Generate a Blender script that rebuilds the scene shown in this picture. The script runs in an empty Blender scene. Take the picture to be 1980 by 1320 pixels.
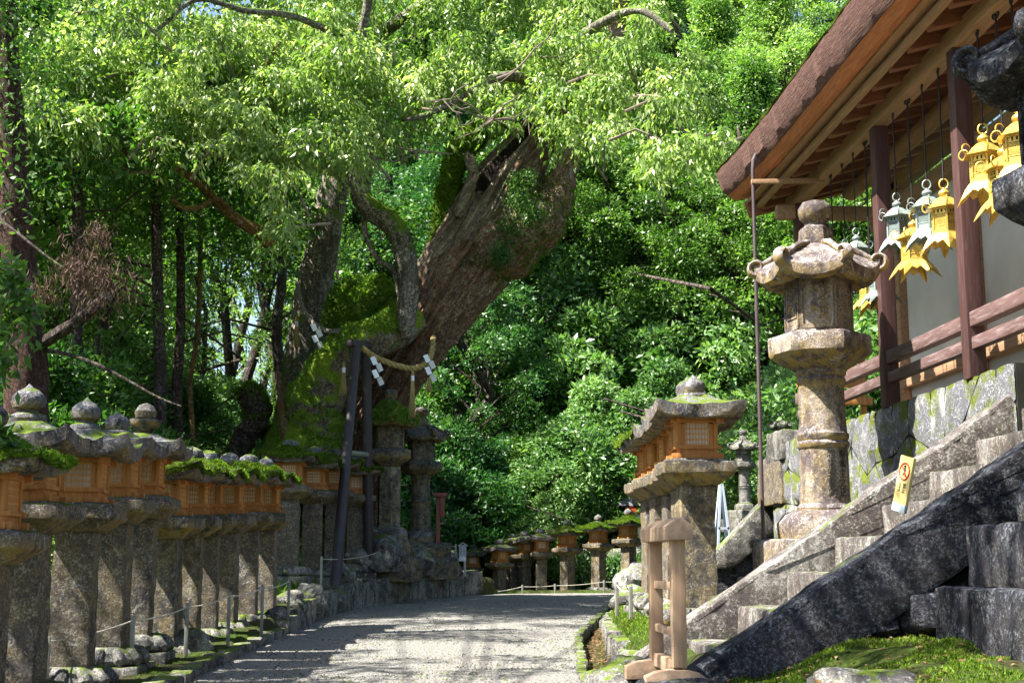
import bpy, bmesh, math, random
import numpy as np
from mathutils import Vector, Matrix, noise as mnoise
from math import sin, cos, pi, radians, atan, atan2, sqrt
random.seed(7); RNG = np.random.default_rng(11)
S = bpy.context.scene; COL = S.collection
# ------------------------------------------------------------------ camera maths (to measure places from the photo)
F = 2650.0; TH = atan(430/F); PH = atan(150/F); CZ = 1.27
def ray(px, py):
    u = (px-990)/F; v = (660-py)/F
    x = u; y = cos(TH)-v*sin(TH); z = sin(TH)+v*cos(TH)
    return x*cos(PH)+y*sin(PH), -x*sin(PH)+y*cos(PH), z
def P(px, py, Y):
    x, y, z = ray(px, py); return Vector((x*Y/y, Y, CZ+z*Y/y))
def PX(px, py, X):
    x, y, z = ray(px, py); return Vector((X, y*X/x, CZ+z*X/x))
# ------------------------------------------------------------------ objects
def tag(o, label=None, cat=None, group=None, kind=None):
    if label: o['label'] = label
    if cat: o['category'] = cat
    if group: o['group'] = group
    if kind: o['kind'] = kind
    return o
def empty(name, loc, label=None, cat=None, group=None, rz=0, sc=1.0):
    o = bpy.data.objects.new(name, None); COL.objects.link(o)
    o.location = loc; o.rotation_euler.z = rz; o.scale = (sc, sc, sc) if not hasattr(sc, '__len__') else sc
    o.empty_display_size = .2
    return tag(o, label, cat, group)
def kids(o): return KID.get(o.name, [])
KID = {}
def parent(o, p):
    o.parent = p; KID.setdefault(p.name, []).append(o)
def copy_tree(o, par=None):
    c = o.copy(); COL.objects.link(c)
    if par: parent(c, par)
    for ch in list(kids(o)): copy_tree(ch, c)
    return c
def link(name, me, mats, par=None, loc=None):
    o = bpy.data.objects.new(name, me); COL.objects.link(o)
    if not isinstance(mats, (list, tuple)): mats = [mats]
    if not me.materials:
        for m in mats: me.materials.append(m)
    if par: parent(o, par)
    if loc is not None: o.location = loc
    return o
class MB:
    def __init__(s): s.v = []; s.f = []; s.m = []
    def add(s, vs, fs, mi=0):
        n = len(s.v); s.v += [tuple(v) for v in vs]
        s.f += [tuple(i+n for i in f) for f in fs]; s.m += [mi]*len(fs); return s
    def box(s, c, d, rz=0, mi=0, rot=None):
        R = rot if rot is not None else Matrix.Rotation(rz, 3, 'Z')
        vs = [Vector(c)+R @ Vector((x*d[0]/2, y*d[1]/2, z*d[2]/2)) for z in (-1, 1) for y in (-1, 1) for x in (-1, 1)]
        return s.add(vs, [(0,2,3,1),(4,5,7,6),(0,1,5,4),(2,6,7,3),(0,4,6,2),(1,3,7,5)], mi)
    def bar(s, a, b, w, h=None, mi=0):
        a = Vector(a); b = Vector(b); h = h or w; d = (b-a); L = d.length; d.normalize()
        q = d.to_track_quat('X', 'Z').to_matrix()
        return s.box((a+b)/2, (L, w, h), mi=mi, rot=q)
    def rings(s, R, close=True, caps=True, mi=0):
        n = len(R[0]); base = len(s.v); vs = [p for r in R for p in r]; fs = []
        for i in range(len(R)-1):
            for j in range(n if close else n-1):
                k = (j+1) % n
                fs.append((i*n+j, i*n+k, (i+1)*n+k, (i+1)*n+j))
        if caps:
            fs.append(tuple(reversed(range(n)))); fs.append(tuple((len(R)-1)*n+j for j in range(n)))
        return s.add(vs, fs, mi)
    def lathe(s, prof, n=24, c=(0,0,0), rot=0, mi=0, caps=True):
        R = [[(c[0]+r*cos(rot+2*pi*j/n), c[1]+r*sin(rot+2*pi*j/n), c[2]+z) for j in range(n)] for r, z in prof]
        return s.rings(R, caps=caps, mi=mi)
    def poly(s, prof, n=4, sub=4, rot=0, c=(0,0,0), mi=0, caps=True):
        R = []
        for r, z in prof:
            rg = []
            for k in range(n):
                a0 = rot+2*pi*k/n; a1 = rot+2*pi*(k+1)/n
                for j in range(sub):
                    t = j/sub
                    rg.append((c[0]+r*((1-t)*cos(a0)+t*cos(a1)), c[1]+r*((1-t)*sin(a0)+t*sin(a1)), c[2]+z))
            R.append(rg)
        return s.rings(R, caps=caps, mi=mi)
    def tube(s, pts, rad, n=8, mi=0, caps=True, ns=0.0, fr=3.0, seed=0, flat=None):
        pts = [Vector(p) for p in pts]
        if not hasattr(rad, '__len__'): rad = [rad]*len(pts)
        R = []; up = Vector((0.13, 0.2, 1)).normalized()
        t0 = (pts[1]-pts[0]).normalized(); x = t0.cross(up)
        if x.length < .1: x = t0.cross(Vector((1, 0, 0)))
        x.normalize()
        for i, p in enumerate(pts):
            t = (pts[min(i+1, len(pts)-1)]-pts[max(i-1, 0)]).normalized()
            x = (x-t*x.dot(t)).normalized(); y = t.cross(x); rg = []
            for j in range(n):
                a = 2*pi*j/n; d = x*cos(a)+y*sin(a); r = rad[i]
                if flat: d = x*cos(a)*flat[0]+y*sin(a)*flat[1]
                if ns: r *= 1+ns*mnoise.noise(Vector((cos(a)*fr, sin(a)*fr, i*.35+seed)))+ns*.6*mnoise.noise(p*2.1+d*3)
                rg.append(p+d*r)
            R.append(rg)
        return s.rings(R, caps=caps, mi=mi)
    def build(s, name, mats, par=None, smooth=True, ang=35, rough=None, bevel=0, cuts=0, loc=None):
        me = bpy.data.meshes.new(name); me.from_pydata(s.v, [], s.f)
        me.polygons.foreach_set('material_index', s.m)
        if rough or bevel or cuts:
            bm = bmesh.new(); bm.from_mesh(me)
            bmesh.ops.recalc_face_normals(bm, faces=bm.faces[:])
            if bevel:
                es = [e for e in bm.edges if len(e.link_faces) == 2 and e.calc_face_angle(0) > .6]
                bmesh.ops.bevel(bm, geom=es, offset=bevel, segments=2, profile=.6, affect='EDGES', clamp_overlap=True)
            if cuts:
                for _ in range(6):
                    es = [e for e in bm.edges if e.calc_length() > cuts]
                    if not es or len(bm.verts) > 60000: break
                    bmesh.ops.subdivide_edges(bm, edges=es, cuts=1, use_grid_fill=True)
            if rough:
                a, f, sd = rough
                for v in bm.verts:
                    q = v.co*f+Vector((sd, sd*1.7, 0))
                    v.co += a*(mnoise.noise_vector(q)+.45*mnoise.noise_vector(q*2.7))
            bm.to_mesh(me); bm.free()
        if smooth:
            me.polygons.foreach_set('use_smooth', [True]*len(me.polygons))
            me.set_sharp_from_angle(angle=radians(ang))
        me.update()
        return link(name, me, mats, par, loc)
def quads_mesh(name, V):
    """V: (N,4,3) array -> mesh of N quads"""
    N = len(V); me = bpy.data.meshes.new(name)
    me.vertices.add(N*4); me.vertices.foreach_set('co', V.reshape(-1).astype(np.float32))
    me.loops.add(N*4); me.loops.foreach_set('vertex_index', np.arange(N*4, dtype=np.int32))
    me.polygons.add(N); me.polygons.foreach_set('loop_start', np.arange(0, N*4, 4, dtype=np.int32))
    me.update(calc_edges=True); return me
def unit(a): return a/np.maximum(np.linalg.norm(a, axis=-1, keepdims=True), 1e-6)
def leaf_quads(pos, d, nrm, L, W, droop=.15):
    d = unit(d); side = unit(np.cross(d, nrm)); n = np.cross(side, d)
    L = L[:, None]; W = W[:, None]
    mid = pos+d*L*.45
    V = np.stack([pos, mid+side*W*.5+n*W*.12, pos+d*L-n*L*droop, mid-side*W*.5+n*W*.12], axis=1)
    return V
def rdir(n, rng=RNG): return unit(rng.normal(size=(n, 3)))
# ------------------------------------------------------------------ materials
class NT:
    def __init__(s, name):
        s.mat = bpy.data.materials.new(name); s.mat.use_nodes = True; s.t = s.mat.node_tree; s.t.nodes.clear()
        s.out = s.n('ShaderNodeOutputMaterial'); s.tc = s.n('ShaderNodeTexCoord'); s.geo = None
    def n(s, ty, **k):
        nd = s.t.nodes.new(ty)
        for a, b in k.items(): setattr(nd, a, b)
        return nd
    def l(s, a, b): s.t.links.new(a, b)
    def put(s, sock, v):
        if v is None: return
        if isinstance(v, bpy.types.NodeSocket): s.l(v, sock)
        else:
            if hasattr(v, '__len__') and sock.type == 'RGBA' and len(v) == 3: v = (*v, 1)
            sock.default_value = v
    def coords(s, sc=(1,1,1), rnd=True):
        m = s.n('ShaderNodeMapping'); s.l(s.tc.outputs['Object'], m.inputs[0]); m.inputs['Scale'].default_value = sc
        if rnd:
            oi = s.n('ShaderNodeObjectInfo'); mu = s.math('MULTIPLY', oi.outputs['Random'], 37.0)
            cb = s.n('ShaderNodeCombineXYZ'); s.l(mu, cb.inputs[0]); s.l(mu, cb.inputs[1]); s.l(mu, cb.inputs[2])
            s.l(cb.outputs[0], m.inputs['Location'])
        return m.outputs[0]
    def noise(s, scale, det=4, rough=.6, vec=None, dist=0):
        nd = s.n('ShaderNodeTexNoise'); nd.inputs['Scale'].default_value = scale; nd.inputs['Detail'].default_value = det
        nd.inputs['Roughness'].default_value = rough; nd.inputs['Distortion'].default_value = dist
        if vec is not None: s.l(vec, nd.inputs['Vector'])
        return nd.outputs[0]
    def voro(s, scale, vec=None, feat='F1', out=0, rnd=1):
        nd = s.n('ShaderNodeTexVoronoi', feature=feat); nd.inputs['Scale'].default_value = scale
        nd.inputs['Randomness'].default_value = rnd
        if vec is not None: s.l(vec, nd.inputs['Vector'])
        return nd.outputs[out]
    def math(s, op, a, b=0.0, c=None, clamp=False):
        nd = s.n('ShaderNodeMath', operation=op, use_clamp=clamp); s.put(nd.inputs[0], a); s.put(nd.inputs[1], b)
        if c is not None: s.put(nd.inputs[2], c)
        return nd.outputs[0]
    def rng(s, v, a, b, c=0.0, d=1.0):
        nd = s.n('ShaderNodeMapRange'); s.put(nd.inputs[0], v)
        for i, x in enumerate((a, b, c, d)): nd.inputs[i+1].default_value = x
        return nd.outputs[0]
    def mix(s, f, a, b, bt='MIX'):
        nd = s.n('ShaderNodeMix', data_type='RGBA', blend_type=bt); s.put(nd.inputs[0], f); s.put(nd.inputs[6], a); s.put(nd.inputs[7], b)
        return nd.outputs[2]
    def nz(s):
        g = s.n('ShaderNodeNewGeometry'); sp = s.n('ShaderNodeSeparateXYZ'); s.l(g.outputs['Normal'], sp.inputs[0]); return sp.outputs[2]
    def bump(s, h, st=.5, dist=.01, nrm=None):
        nd = s.n('ShaderNodeBump'); nd.inputs['Strength'].default_value = st; nd.inputs['Distance'].default_value = dist
        s.l(h, nd.inputs['Height'])
        if nrm is not None: s.l(nrm, nd.inputs['Normal'])
        return nd.outputs[0]
    def prin(s, col, rough=.8, spec=.3, metal=0.0, nrm=None):
        b = s.n('ShaderNodeBsdfPrincipled'); s.put(b.inputs['Base Color'], col); s.put(b.inputs['Roughness'], rough)
        s.put(b.inputs['Specular IOR Level'], spec); s.put(b.inputs['Metallic'], metal)
        if nrm is not None: s.l(nrm, b.inputs['Normal'])
        return b.outputs[0]
    def done(s, sh): s.l(sh, s.out.inputs[0]); return s.mat
def stone(name, base=(.24,.23,.21), dark=(.05,.048,.05), pale=(.5,.49,.46), moss=.25, ochre=.5, darkness=.5, mosscol=(.09,.13,.015), bump=.6, pk=.6, spk=.72):
    t = NT(name); v = t.coords(); vs = t.coords((3.2, 3.2, .55))
    big = t.noise(2.6, 5, .6, v); streak = t.noise(3, 5, .6, vs); fine = t.noise(52, 8, .85, v); mid = t.noise(11, 5, .7, v)
    f1 = t.rng(t.math('ADD', t.math('MULTIPLY', big, .6), t.math('MULTIPLY', streak, .4)), .58-.25*darkness, .68-.25*darkness, 1, 0)
    c = t.mix(f1, base, dark)
    c = t.mix(t.rng(fine, .47, .54, 0, spk), c, tuple(x*.25 for x in base))
    c = t.mix(t.math('MULTIPLY', t.rng(fine, .49, .42), t.rng(mid, .44, .56, 0, pk)), c, pale)
    c = t.mix(t.math('MULTIPLY', t.rng(t.noise(7, 5, .7, v, .6), .57, .66, 0, .8), t.rng(fine, .53, .46)), c, pale)          # lichen discs
    nz = t.nz()
    if ochre:
        o = t.math('MULTIPLY', t.rng(nz, .25, -.35), t.rng(t.math('ADD', mid, t.math('MULTIPLY', big, .5)), .62, .85, 0, ochre))
        c = t.mix(o, c, (.30, .20, .035))
        c = t.mix(t.rng(t.noise(2.1, 4, .6, v), .56, .66, 0, ochre*.28), c, (.24, .17, .045))
    m = t.math('ADD', t.math('MULTIPLY', t.math('MAXIMUM', nz, 0), .35), t.noise(4.5, 6, .7, v))
    c = t.mix(t.rng(m, 1.02-moss*.75, 1.12-moss*.75), c, mosscol)
    h = t.math('ADD', t.math('MULTIPLY', fine, .5), t.math('ADD', mid, t.math('MULTIPLY', t.noise(120, 3, .6, v), .25)))
    return t.done(t.prin(c, .9, .15, nrm=t.bump(h, bump, .035)))
def wood(name, col, dark, axis=2, rough=.6, scale=1, bump=.25, spec=.3, wear=.0, wearcol=(.4,.36,.33)):
    t = NT(name); sc = [14*scale]*3; sc[axis] = 1.2*scale; v = t.coords(tuple(sc)); g = t.noise(2.2, 6, .65, v, .4); b = t.noise(1.3*scale, 3, .5, t.coords())
    c = t.mix(t.rng(g, .35, .7), col, dark); c = t.mix(t.rng(b, .42, .68, 0, .4), c, tuple(x*.6 for x in col))
    if wear: c = t.mix(t.rng(t.noise(3.1, 6, .7, v), .5, .62, 0, wear), c, wearcol)
    return t.done(t.prin(c, rough, spec, nrm=t.bump(g, bump, .01)))
def plain(name, col, rough=.6, metal=0.0, spec=.4, var=.25, scale=6, bump=.15, bscale=20):
    t = NT(name); v = t.coords(); n = t.noise(scale, 5, .6, v)
    c = t.mix(t.rng(n, .35, .68, 0, 1), col, tuple(x*(1-var) for x in col))
    return t.done(t.prin(c, rough, spec, metal, t.bump(t.noise(bscale, 4, .6, v), bump, .01)))
def foliage(name, a, b, c, trans=.35, tcol=None, rough=.42, spec=.45):
    t = NT(name); g = t.n('ShaderNodeNewGeometry'); oi = t.n('ShaderNodeObjectInfo')
    r = g.outputs['Random Per Island']; big = t.noise(.55, 2, .5, t.coords())
    k = t.math('ADD', t.math('MULTIPLY', r, .55), t.math('ADD', t.math('MULTIPLY', t.rng(big, .3, .7), .45), t.math('MULTIPLY', t.math('SUBTRACT', oi.outputs['Random'], .5), .35)))
    rp = t.n('ShaderNodeValToRGB'); t.l(k, rp.inputs[0]); e = rp.color_ramp.elements
    e[0].position = .1; e[0].color = (*a, 1); e[1].position = .95; e[1].color = (*c, 1); m = e.new(.55); m.color = (*b, 1)
    col = rp.outputs[0]
    pb = t.prin(col, rough, spec)
    tr = t.n('ShaderNodeBsdfTranslucent'); t.l(t.mix(1, col, tcol or (1.5, 1.7, .7), 'MULTIPLY'), tr.inputs[0])
    mx = t.n('ShaderNodeMixShader'); mx.inputs[0].default_value = trans; t.l(pb, mx.inputs[1]); t.l(tr.outputs[0], mx.inputs[2])
    return t.done(mx.outputs[0])
def bark(name, a, b, moss=.3, lich=.3, sc=(7, 7, 1.4), mosscol=(.07,.12,.012), bump=1.0, tilt=0.0):
    t = NT(name); v = t.coords(rnd=False); vs = t.coords(sc, rnd=False)
    if tilt:
        m1 = t.n('ShaderNodeMapping'); t.l(t.tc.outputs['Object'], m1.inputs[0]); m1.inputs['Rotation'].default_value = (0, -tilt, 0)
        m2 = t.n('ShaderNodeMapping'); t.l(m1.outputs[0], m2.inputs[0]); m2.inputs['Scale'].default_value = sc; vs = m2.outputs[0]
    r = t.noise(1.6, 6, .7, vs, .7); f = t.noise(22, 5, .7, v); m = t.noise(1.1, 5, .65, v)
    c = t.mix(t.rng(r, .40, .56), a, b); c = t.mix(t.rng(f, .47, .55, 0, .7), c, tuple(x*.3 for x in a)); c = t.mix(t.math('MULTIPLY', t.rng(f, .5, .42), t.rng(m, .42, .55, 0, lich)), c, (.42, .36, .31))
    c = t.mix(t.rng(t.noise(7, 5, .75, v), .57, .64, 0, lich), c, (.36, .38, .34))
    mm = t.math('ADD', m, t.math('MULTIPLY', t.nz(), .22))
    c = t.mix(t.rng(mm, .86-moss*.6, .93-moss*.6), c, t.mix(t.rng(f, .4, .6), mosscol, tuple(x*2.0 for x in mosscol)))
    h = t.math('ADD', r, t.math('MULTIPLY', f, .35))
    return t.done(t.prin(c, .9, .15, nrm=t.bump(h, bump, .06)))
MAT = dict(
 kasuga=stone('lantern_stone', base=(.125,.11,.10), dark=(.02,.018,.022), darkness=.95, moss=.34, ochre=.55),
 kasuga_lit=stone('lantern_stone_lit', base=(.30,.28,.25), darkness=.25, moss=.22, ochre=.8),  # lighter copy of the lantern stone, sunlight put into its colour
 cap=stone('roof_stone', base=(.14,.14,.16), dark=(.03,.03,.045), darkness=.65, moss=.36, ochre=.5),
 hero=stone('tall_lantern_stone', base=(.34,.30,.28), dark=(.075,.055,.06), pale=(.58,.55,.53), darkness=.42, moss=.02, ochre=.9, mosscol=(.2,.15,.03)),
 shadestone=stone('shaded_stone', base=(.055,.055,.07), dark=(.012,.012,.018), pale=(.22,.25,.28), darkness=.6, moss=.16, ochre=.1, pk=.8, bump=.9),  # shade on the near balustrade and right-hand lantern put into the colour
 step=stone('step_stone', base=(.26,.245,.23), dark=(.075,.06,.058), darkness=.35, moss=.25, ochre=.15),
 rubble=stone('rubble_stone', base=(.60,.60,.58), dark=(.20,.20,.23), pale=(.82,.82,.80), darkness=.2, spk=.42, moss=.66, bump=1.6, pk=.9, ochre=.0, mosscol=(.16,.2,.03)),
 kerb=stone('kerb_stone', base=(.25,.24,.215), darkness=.5, moss=.34, ochre=.1),
 joint=plain('joint_earth', (.03,.03,.025), .95, spec=.1),
 hinoki=wood('new_cypress_wood', (.50,.215,.055), (.30,.11,.028), 2),
 hinoki_pale=wood('pale_cypress_wood', (.62,.34,.12), (.44,.20,.06), 2),
 rack=wood('rack_wood', (.44,.30,.19), (.32,.19,.11), 2, rough=.65, bump=.3),
 rackx=wood('rack_wood_beam', (.42,.29,.19), (.30,.19,.12), 1, rough=.65, bump=.3),
 paper=plain('paper_screen', (.88,.87,.84), .8, var=.08),
 rafter=wood('rafter_wood', (.24,.10,.05), (.12,.045,.025), 0, rough=.65),
 beam=wood('beam_wood', (.38,.24,.14), (.24,.13,.07), 1, rough=.65),
 post=wood('post_wood', (.085,.04,.037), (.045,.022,.02), 2, rough=.5, wear=.15, wearcol=(.2,.15,.15)),
 rail=wood('rail_wood', (.15,.09,.085), (.08,.045,.04), 1, rough=.5, wear=.45, wearcol=(.30,.25,.24)),
 eave=wood('bark_roof_cut', (.52,.20,.085), (.30,.10,.04), 1, rough=.8, bump=.6, scale=1.5),
 eaveface=wood('bark_roof_face', (.12,.055,.042), (.05,.022,.018), 1, rough=.9, bump=.9, scale=2, wear=.35, wearcol=(.26,.19,.15)),
 plaster=plain('plaster', (.62,.60,.54), .9, var=.22, scale=1.1, bump=.05, spec=.1),
 gold=plain('gilt_bronze', (.78,.52,.11), .38, metal=.45, var=.42, scale=22, bump=.4),
 patina=plain('patinated_bronze', (.27,.33,.31), .55, metal=.3, var=.4, scale=14),
 iron=plain('dark_iron', (.03,.028,.028), .6, metal=.6, var=.2),
 pole=plain('brown_pole', (.085,.06,.065), .45, var=.35, scale=5),
 support=plain('support_pole', (.04,.03,.034), .5, var=.35, scale=5),
 alu=plain('grey_fence_post', (.28,.28,.25), .5, metal=.3, var=.3, scale=12),
 rope=wood('straw_rope', (.42,.32,.13), (.24,.17,.06), 2, rough=.9, scale=2, bump=.8),
 greyrope=wood('weathered_rope', (.25,.22,.18), (.13,.11,.09), 2, rough=.9, scale=2, bump=.8),
 white=plain('white_paper', (.82,.84,.88), .7, var=.03),
 cord=plain('pale_cord', (.55,.52,.42), .8, var=.2),
 signy=plain('yellow_board', (.72,.56,.20), .5, var=.2, scale=9),
 signg=plain('grey_board_foot', (.33,.40,.40), .6, var=.15),
 red=plain('red_paint', (.62,.05,.02), .5, var=.1),
 ink=plain('black_ink', (.04,.035,.03), .8, var=.1),
 engr=plain('engraving', (.035,.03,.03), .95, var=.2),
 vermil=plain('vermilion', (.70,.09,.02), .55, var=.15),
 redbrown=wood('red_brown_wood', (.28,.10,.06), (.18,.06,.04), 2),
 blue=plain('pale_blue_metal', (.55,.62,.75), .5, var=.1),
 bark_main=bark('camphor_bark', (.41,.245,.155), (.12,.07,.047), moss=.24, lich=.6, sc=(9, 9, 1.1), tilt=radians(33), bump=1.4),
 bark_grey=bark('grey_lichen_bark', (.22,.20,.16), (.08,.07,.055), moss=.45, lich=.8),
 bark_root=bark('mossy_root_bark', (.24,.20,.14), (.09,.07,.045), moss=.72, lich=.7, mosscol=(.10,.15,.012)),
 bark_moss=bark('mossy_bark', (.12,.10,.06), (.05,.04,.025), moss=.95, lich=.25),
 bark_gold=bark('golden_mossy_bark', (.26,.16,.06), (.14,.08,.03), moss=.4, lich=.3, mosscol=(.16,.14,.02)),  # golden brown bark with yellowish moss
 torn=bark('torn_heartwood', (.56,.44,.31), (.11,.075,.055), moss=.0, lich=.7, sc=(11, 11, .6), bump=1.5, tilt=radians(36)),
 hollow=bark('dark_hollow', (.03,.02,.015), (.012,.008,.006), moss=0, lich=.05),  # near-black colour for the faces inside the hollow
 bark_dark=bark('forest_bark', (.075,.055,.045), (.03,.022,.02), moss=.2, lich=.25),
 bark_red=bark('cedar_bark', (.10,.05,.035), (.045,.024,.02), moss=.05, lich=.12, sc=(12, 12, .7)),
 twig=plain('pale_twig', (.22,.17,.13), .8, var=.4, scale=4),
 leaf_cam=foliage('camphor_leaves', (.045,.10,.018), (.16,.26,.055), (.46,.53,.24), .42),
 leaf_a=foliage('evergreen_leaves', (.022,.07,.012), (.055,.145,.022), (.19,.30,.07), .35),
 leaf_b=foliage('oak_leaves', (.035,.09,.014), (.10,.21,.035), (.30,.42,.13), .38),
 leaf_c=foliage('shrub_leaves', (.05,.12,.035), (.12,.24,.07), (.30,.42,.18), .33),
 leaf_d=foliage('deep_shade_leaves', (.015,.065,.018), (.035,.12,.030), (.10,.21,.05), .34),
 dead=foliage('dead_leaves', (.045,.025,.022), (.08,.05,.042), (.13,.085,.07), .1, rough=.9, spec=.05),
 litter=foliage('leaf_litter', (.12,.05,.03), (.2,.11,.06), (.3,.2,.12), .1),
 moss=foliage('moss_blades', (.04,.09,.008), (.08,.15,.012), (.17,.25,.03), .3, rough=.7, spec=.1),
 fern=foliage('fern_fronds', (.06,.13,.015), (.13,.24,.03), (.24,.33,.06), .35, rough=.6),
)
def mk_moss():
    t = NT('moss_cushion'); v = t.coords(); a = t.noise(9, 6, .75, v); b = t.noise(60, 4, .7, v)
    c = t.mix(t.rng(a, .40, .60), (.035, .06, .01), (.13, .18, .02)); c = t.mix(t.rng(b, .4, .6, 0, .6), c, (.03, .06, .005))
    return t.done(t.prin(c, .95, .05, nrm=t.bump(t.math('ADD', a, b), 1, .05)))
MAT['mossy'] = mk_moss()
def mk_ground():
    t = NT('forest_ground'); v = t.tc.outputs['Object']; a = t.noise(1.3, 6, .7, v); b = t.noise(28, 5, .7, v); d = t.noise(5, 5, .7, v)
    c = t.mix(t.rng(a, .40, .56), (.075, .055, .035), (.055, .10, .012))
    c = t.mix(t.rng(d, .52, .64, 0, .6), c, (.10, .14, .02)); c = t.mix(t.rng(b, .42, .6, 0, .7), c, (.03, .028, .015))
    return t.done(t.prin(c, .95, .1, nrm=t.bump(t.math('ADD', b, d), 1, .06)))
MAT['ground'] = mk_ground()
def mk_gravel():
    t = NT('gravel'); v = t.tc.outputs['Object']; f = t.noise(60, 4, .8, v); p = t.voro(34, v); g = t.noise(1.2, 4, .6, v); m = t.noise(9, 4, .7, v)
    c = t.mix(t.rng(f, .46, .55), (.32, .31, .285), (.125, .12, .113)); c = t.mix(t.rng(g, .45, .65, 0, .35), c, (.24, .22, .19))
    c = t.mix(t.rng(t.voro(18, v, 'F1', 0), .12, .02, 0, .8), c, (.10, .085, .07))
    c = t.mix(t.rng(m, .62, .7, 0, .5), c, (.16, .13, .10))
    h = t.math('ADD', t.math('MULTIPLY', p, -1.2), t.math('ADD', f, m))
    return t.done(t.prin(c, .9, .2, nrm=t.bump(h, .9, .03)))
MAT['gravel'] = mk_gravel()
# ------------------------------------------------------------------ terrain
XL = ([-8, 12.66, 15.5, 18.5, 22.7, 25.1, 27.2, 28.6, 29.6, 30.3, 31], [-2.2, -2.14, -2.02, -1.88, -1.65, -1.27, -.65, -.08, .42, .93, 1.5])
XR = ([-8, 8, 12.3, 15.5, 17.9, 21.2, 25, 29.2], [1.0, 1.1, 1.29, 1.58, 1.81, 2.42, 3.1, 3.83])
def xl(y): return np.interp(y, *XL)
def xr(y): return np.interp(y, *XR)
def ss(x, a, b):
    t = np.clip((x-a)/(b-a), 0, 1); return t*t*(3-2*t)
BL = ([0, 13, 17, 20, 24, 28.6, 30.4, 33], [.08, .08, .14, .36, .44, .50, .46, .04])
def H(x, y, fine=True):
    x = np.asarray(x, float); y = np.asarray(y, float)
    base = .0196*np.minimum(y, 31)
    dl = np.maximum(xl(y)-x, np.where(y > 31.4, y-31.4, -99))
    dr = np.minimum(x-xr(y), 29.3-y)
    lb = np.interp(y, *BL)
    z = base+lb*ss(dl, .02, .22)*np.where(y < 31.4, 1, .3)
    z = z+np.where(y < 31.6, .42*np.clip(dl-2.0, 0, 3.5)+.16*np.clip(dl-5.5, 0, 40), 0)
    mound = 1.6*np.exp(-(((x+2.6)/2.0)**2+((y-28.6)/2.2)**2))*ss(dl, .8, 2.0); z = z+mound
    z = z+.19*ss(x, 1.75, 2.5)*(1-ss(y, 8, 11))
    far = np.clip(y-33.5, 0, 60); hill = .42*ss(x, -12, 2)+.10
    z = z+far*hill*.9
    z = z-.13*ss(dr, 0, .06)*(1-ss(dr, .16, .3))+ss(dr, .2, .6)*np.interp(y, [0, 8, 14, 18, 24, 29], [.56, .50, .42, .34, .16, .0])
    if fine:
        z = z+.02*np.sin(x*3.1+y*1.7)*ss(np.maximum(dl, dr), .2, .6)
    z = np.where((dl < 0) & (dr < 0), z-.012, z)
    return z
def Hs(x, y): return float(H(x, y))
def grid_obj(name, xs, ys, fz, mat, rough=None):
    X, Y = np.meshgrid(xs, ys); Z = fz(X, Y)
    V = np.stack([X, Y, Z], -1).reshape(-1, 3); nx = len(xs); ny = len(ys)
    i = np.arange(nx*ny).reshape(ny, nx); Fq = np.stack([i[:-1,:-1], i[:-1,1:], i[1:,1:], i[1:,:-1]], -1).reshape(-1, 4)
    me = bpy.data.meshes.new(name); me.from_pydata(V.tolist(), [], Fq.tolist())
    me.polygons.foreach_set('use_smooth', [True]*len(me.polygons)); me.update()
    return link(name, me, mat)
def jit(X, Y, a=.06, f=1.9):
    return a*(np.sin(X*f*2.3+np.sin(Y*f*1.1)*2)*np.cos(Y*f*1.9+1.3*np.sin(X*f))+.5*np.sin(X*f*6.1+2)*np.sin(Y*f*5.3+np.cos(X*3)))
xs = np.concatenate([np.linspace(-200, -16, 24)[:-1], np.linspace(-16, -4.5, 60)[:-1], np.linspace(-4.5, 5.5, 260)[:-1], np.linspace(5.5, 16, 50)[:-1], np.linspace(16, 200, 24)])
ys = np.concatenate([np.linspace(-60, 0, 16)[:-1], np.linspace(0, 33, 330)[:-1], np.linspace(33, 70, 80)[:-1], np.linspace(70, 320, 30)])
def fz(X, Y):
    Z = H(X, Y); dl = xl(Y)-X; dr = X-xr(Y)
    off = ss(np.maximum(dl, dr), .1, .9)
    return Z+jit(X, Y)*off*.6
g = grid_obj('ground', xs, ys, fz, MAT['ground']); g['kind'] = 'structure'
# gravel path: a sheet between the two edges
Le = [(float(xl(y)), y) for y in np.linspace(-6, 30.3, 150)]+[(1.5, 31.0), (3, 31.3), (6, 31.4), (12, 31.6), (18, 31.8)]
Re = [(float(xr(y)), y) for y in np.linspace(-6, 27.5, 150)]+[(3.9, 28.6), (4.6, 29.1), (6, 29.4), (12, 29.6), (18, 29.8)]
V = []; Fc = []; K = 22
for (a, b) in zip(Le, Re):
    for k in range(K+1):
        t = k/K; x = a[0]*(1-t)+b[0]*t; y = a[1]*(1-t)+b[1]*t
        crown = .02*(1-(2*t-1)**2)
        V.append((x, y, .0196*min(y, 31)+.008+crown+.012*math.sin(x*2.3+y*.9)*math.sin(y*1.7-x)*(0 if k in (0, K) else 1)))
for i in range(len(Le)-1):
    for k in range(K):
        a = i*(K+1)+k; Fc.append((a, a+1, a+K+2, a+K+1))
me = bpy.data.meshes.new('gravel_path'); me.from_pydata(V, [], Fc); me.polygons.foreach_set('use_smooth', [True]*len(Fc)); me.update()
link('gravel_path', me, MAT['gravel'])['kind'] = 'structure'
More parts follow.
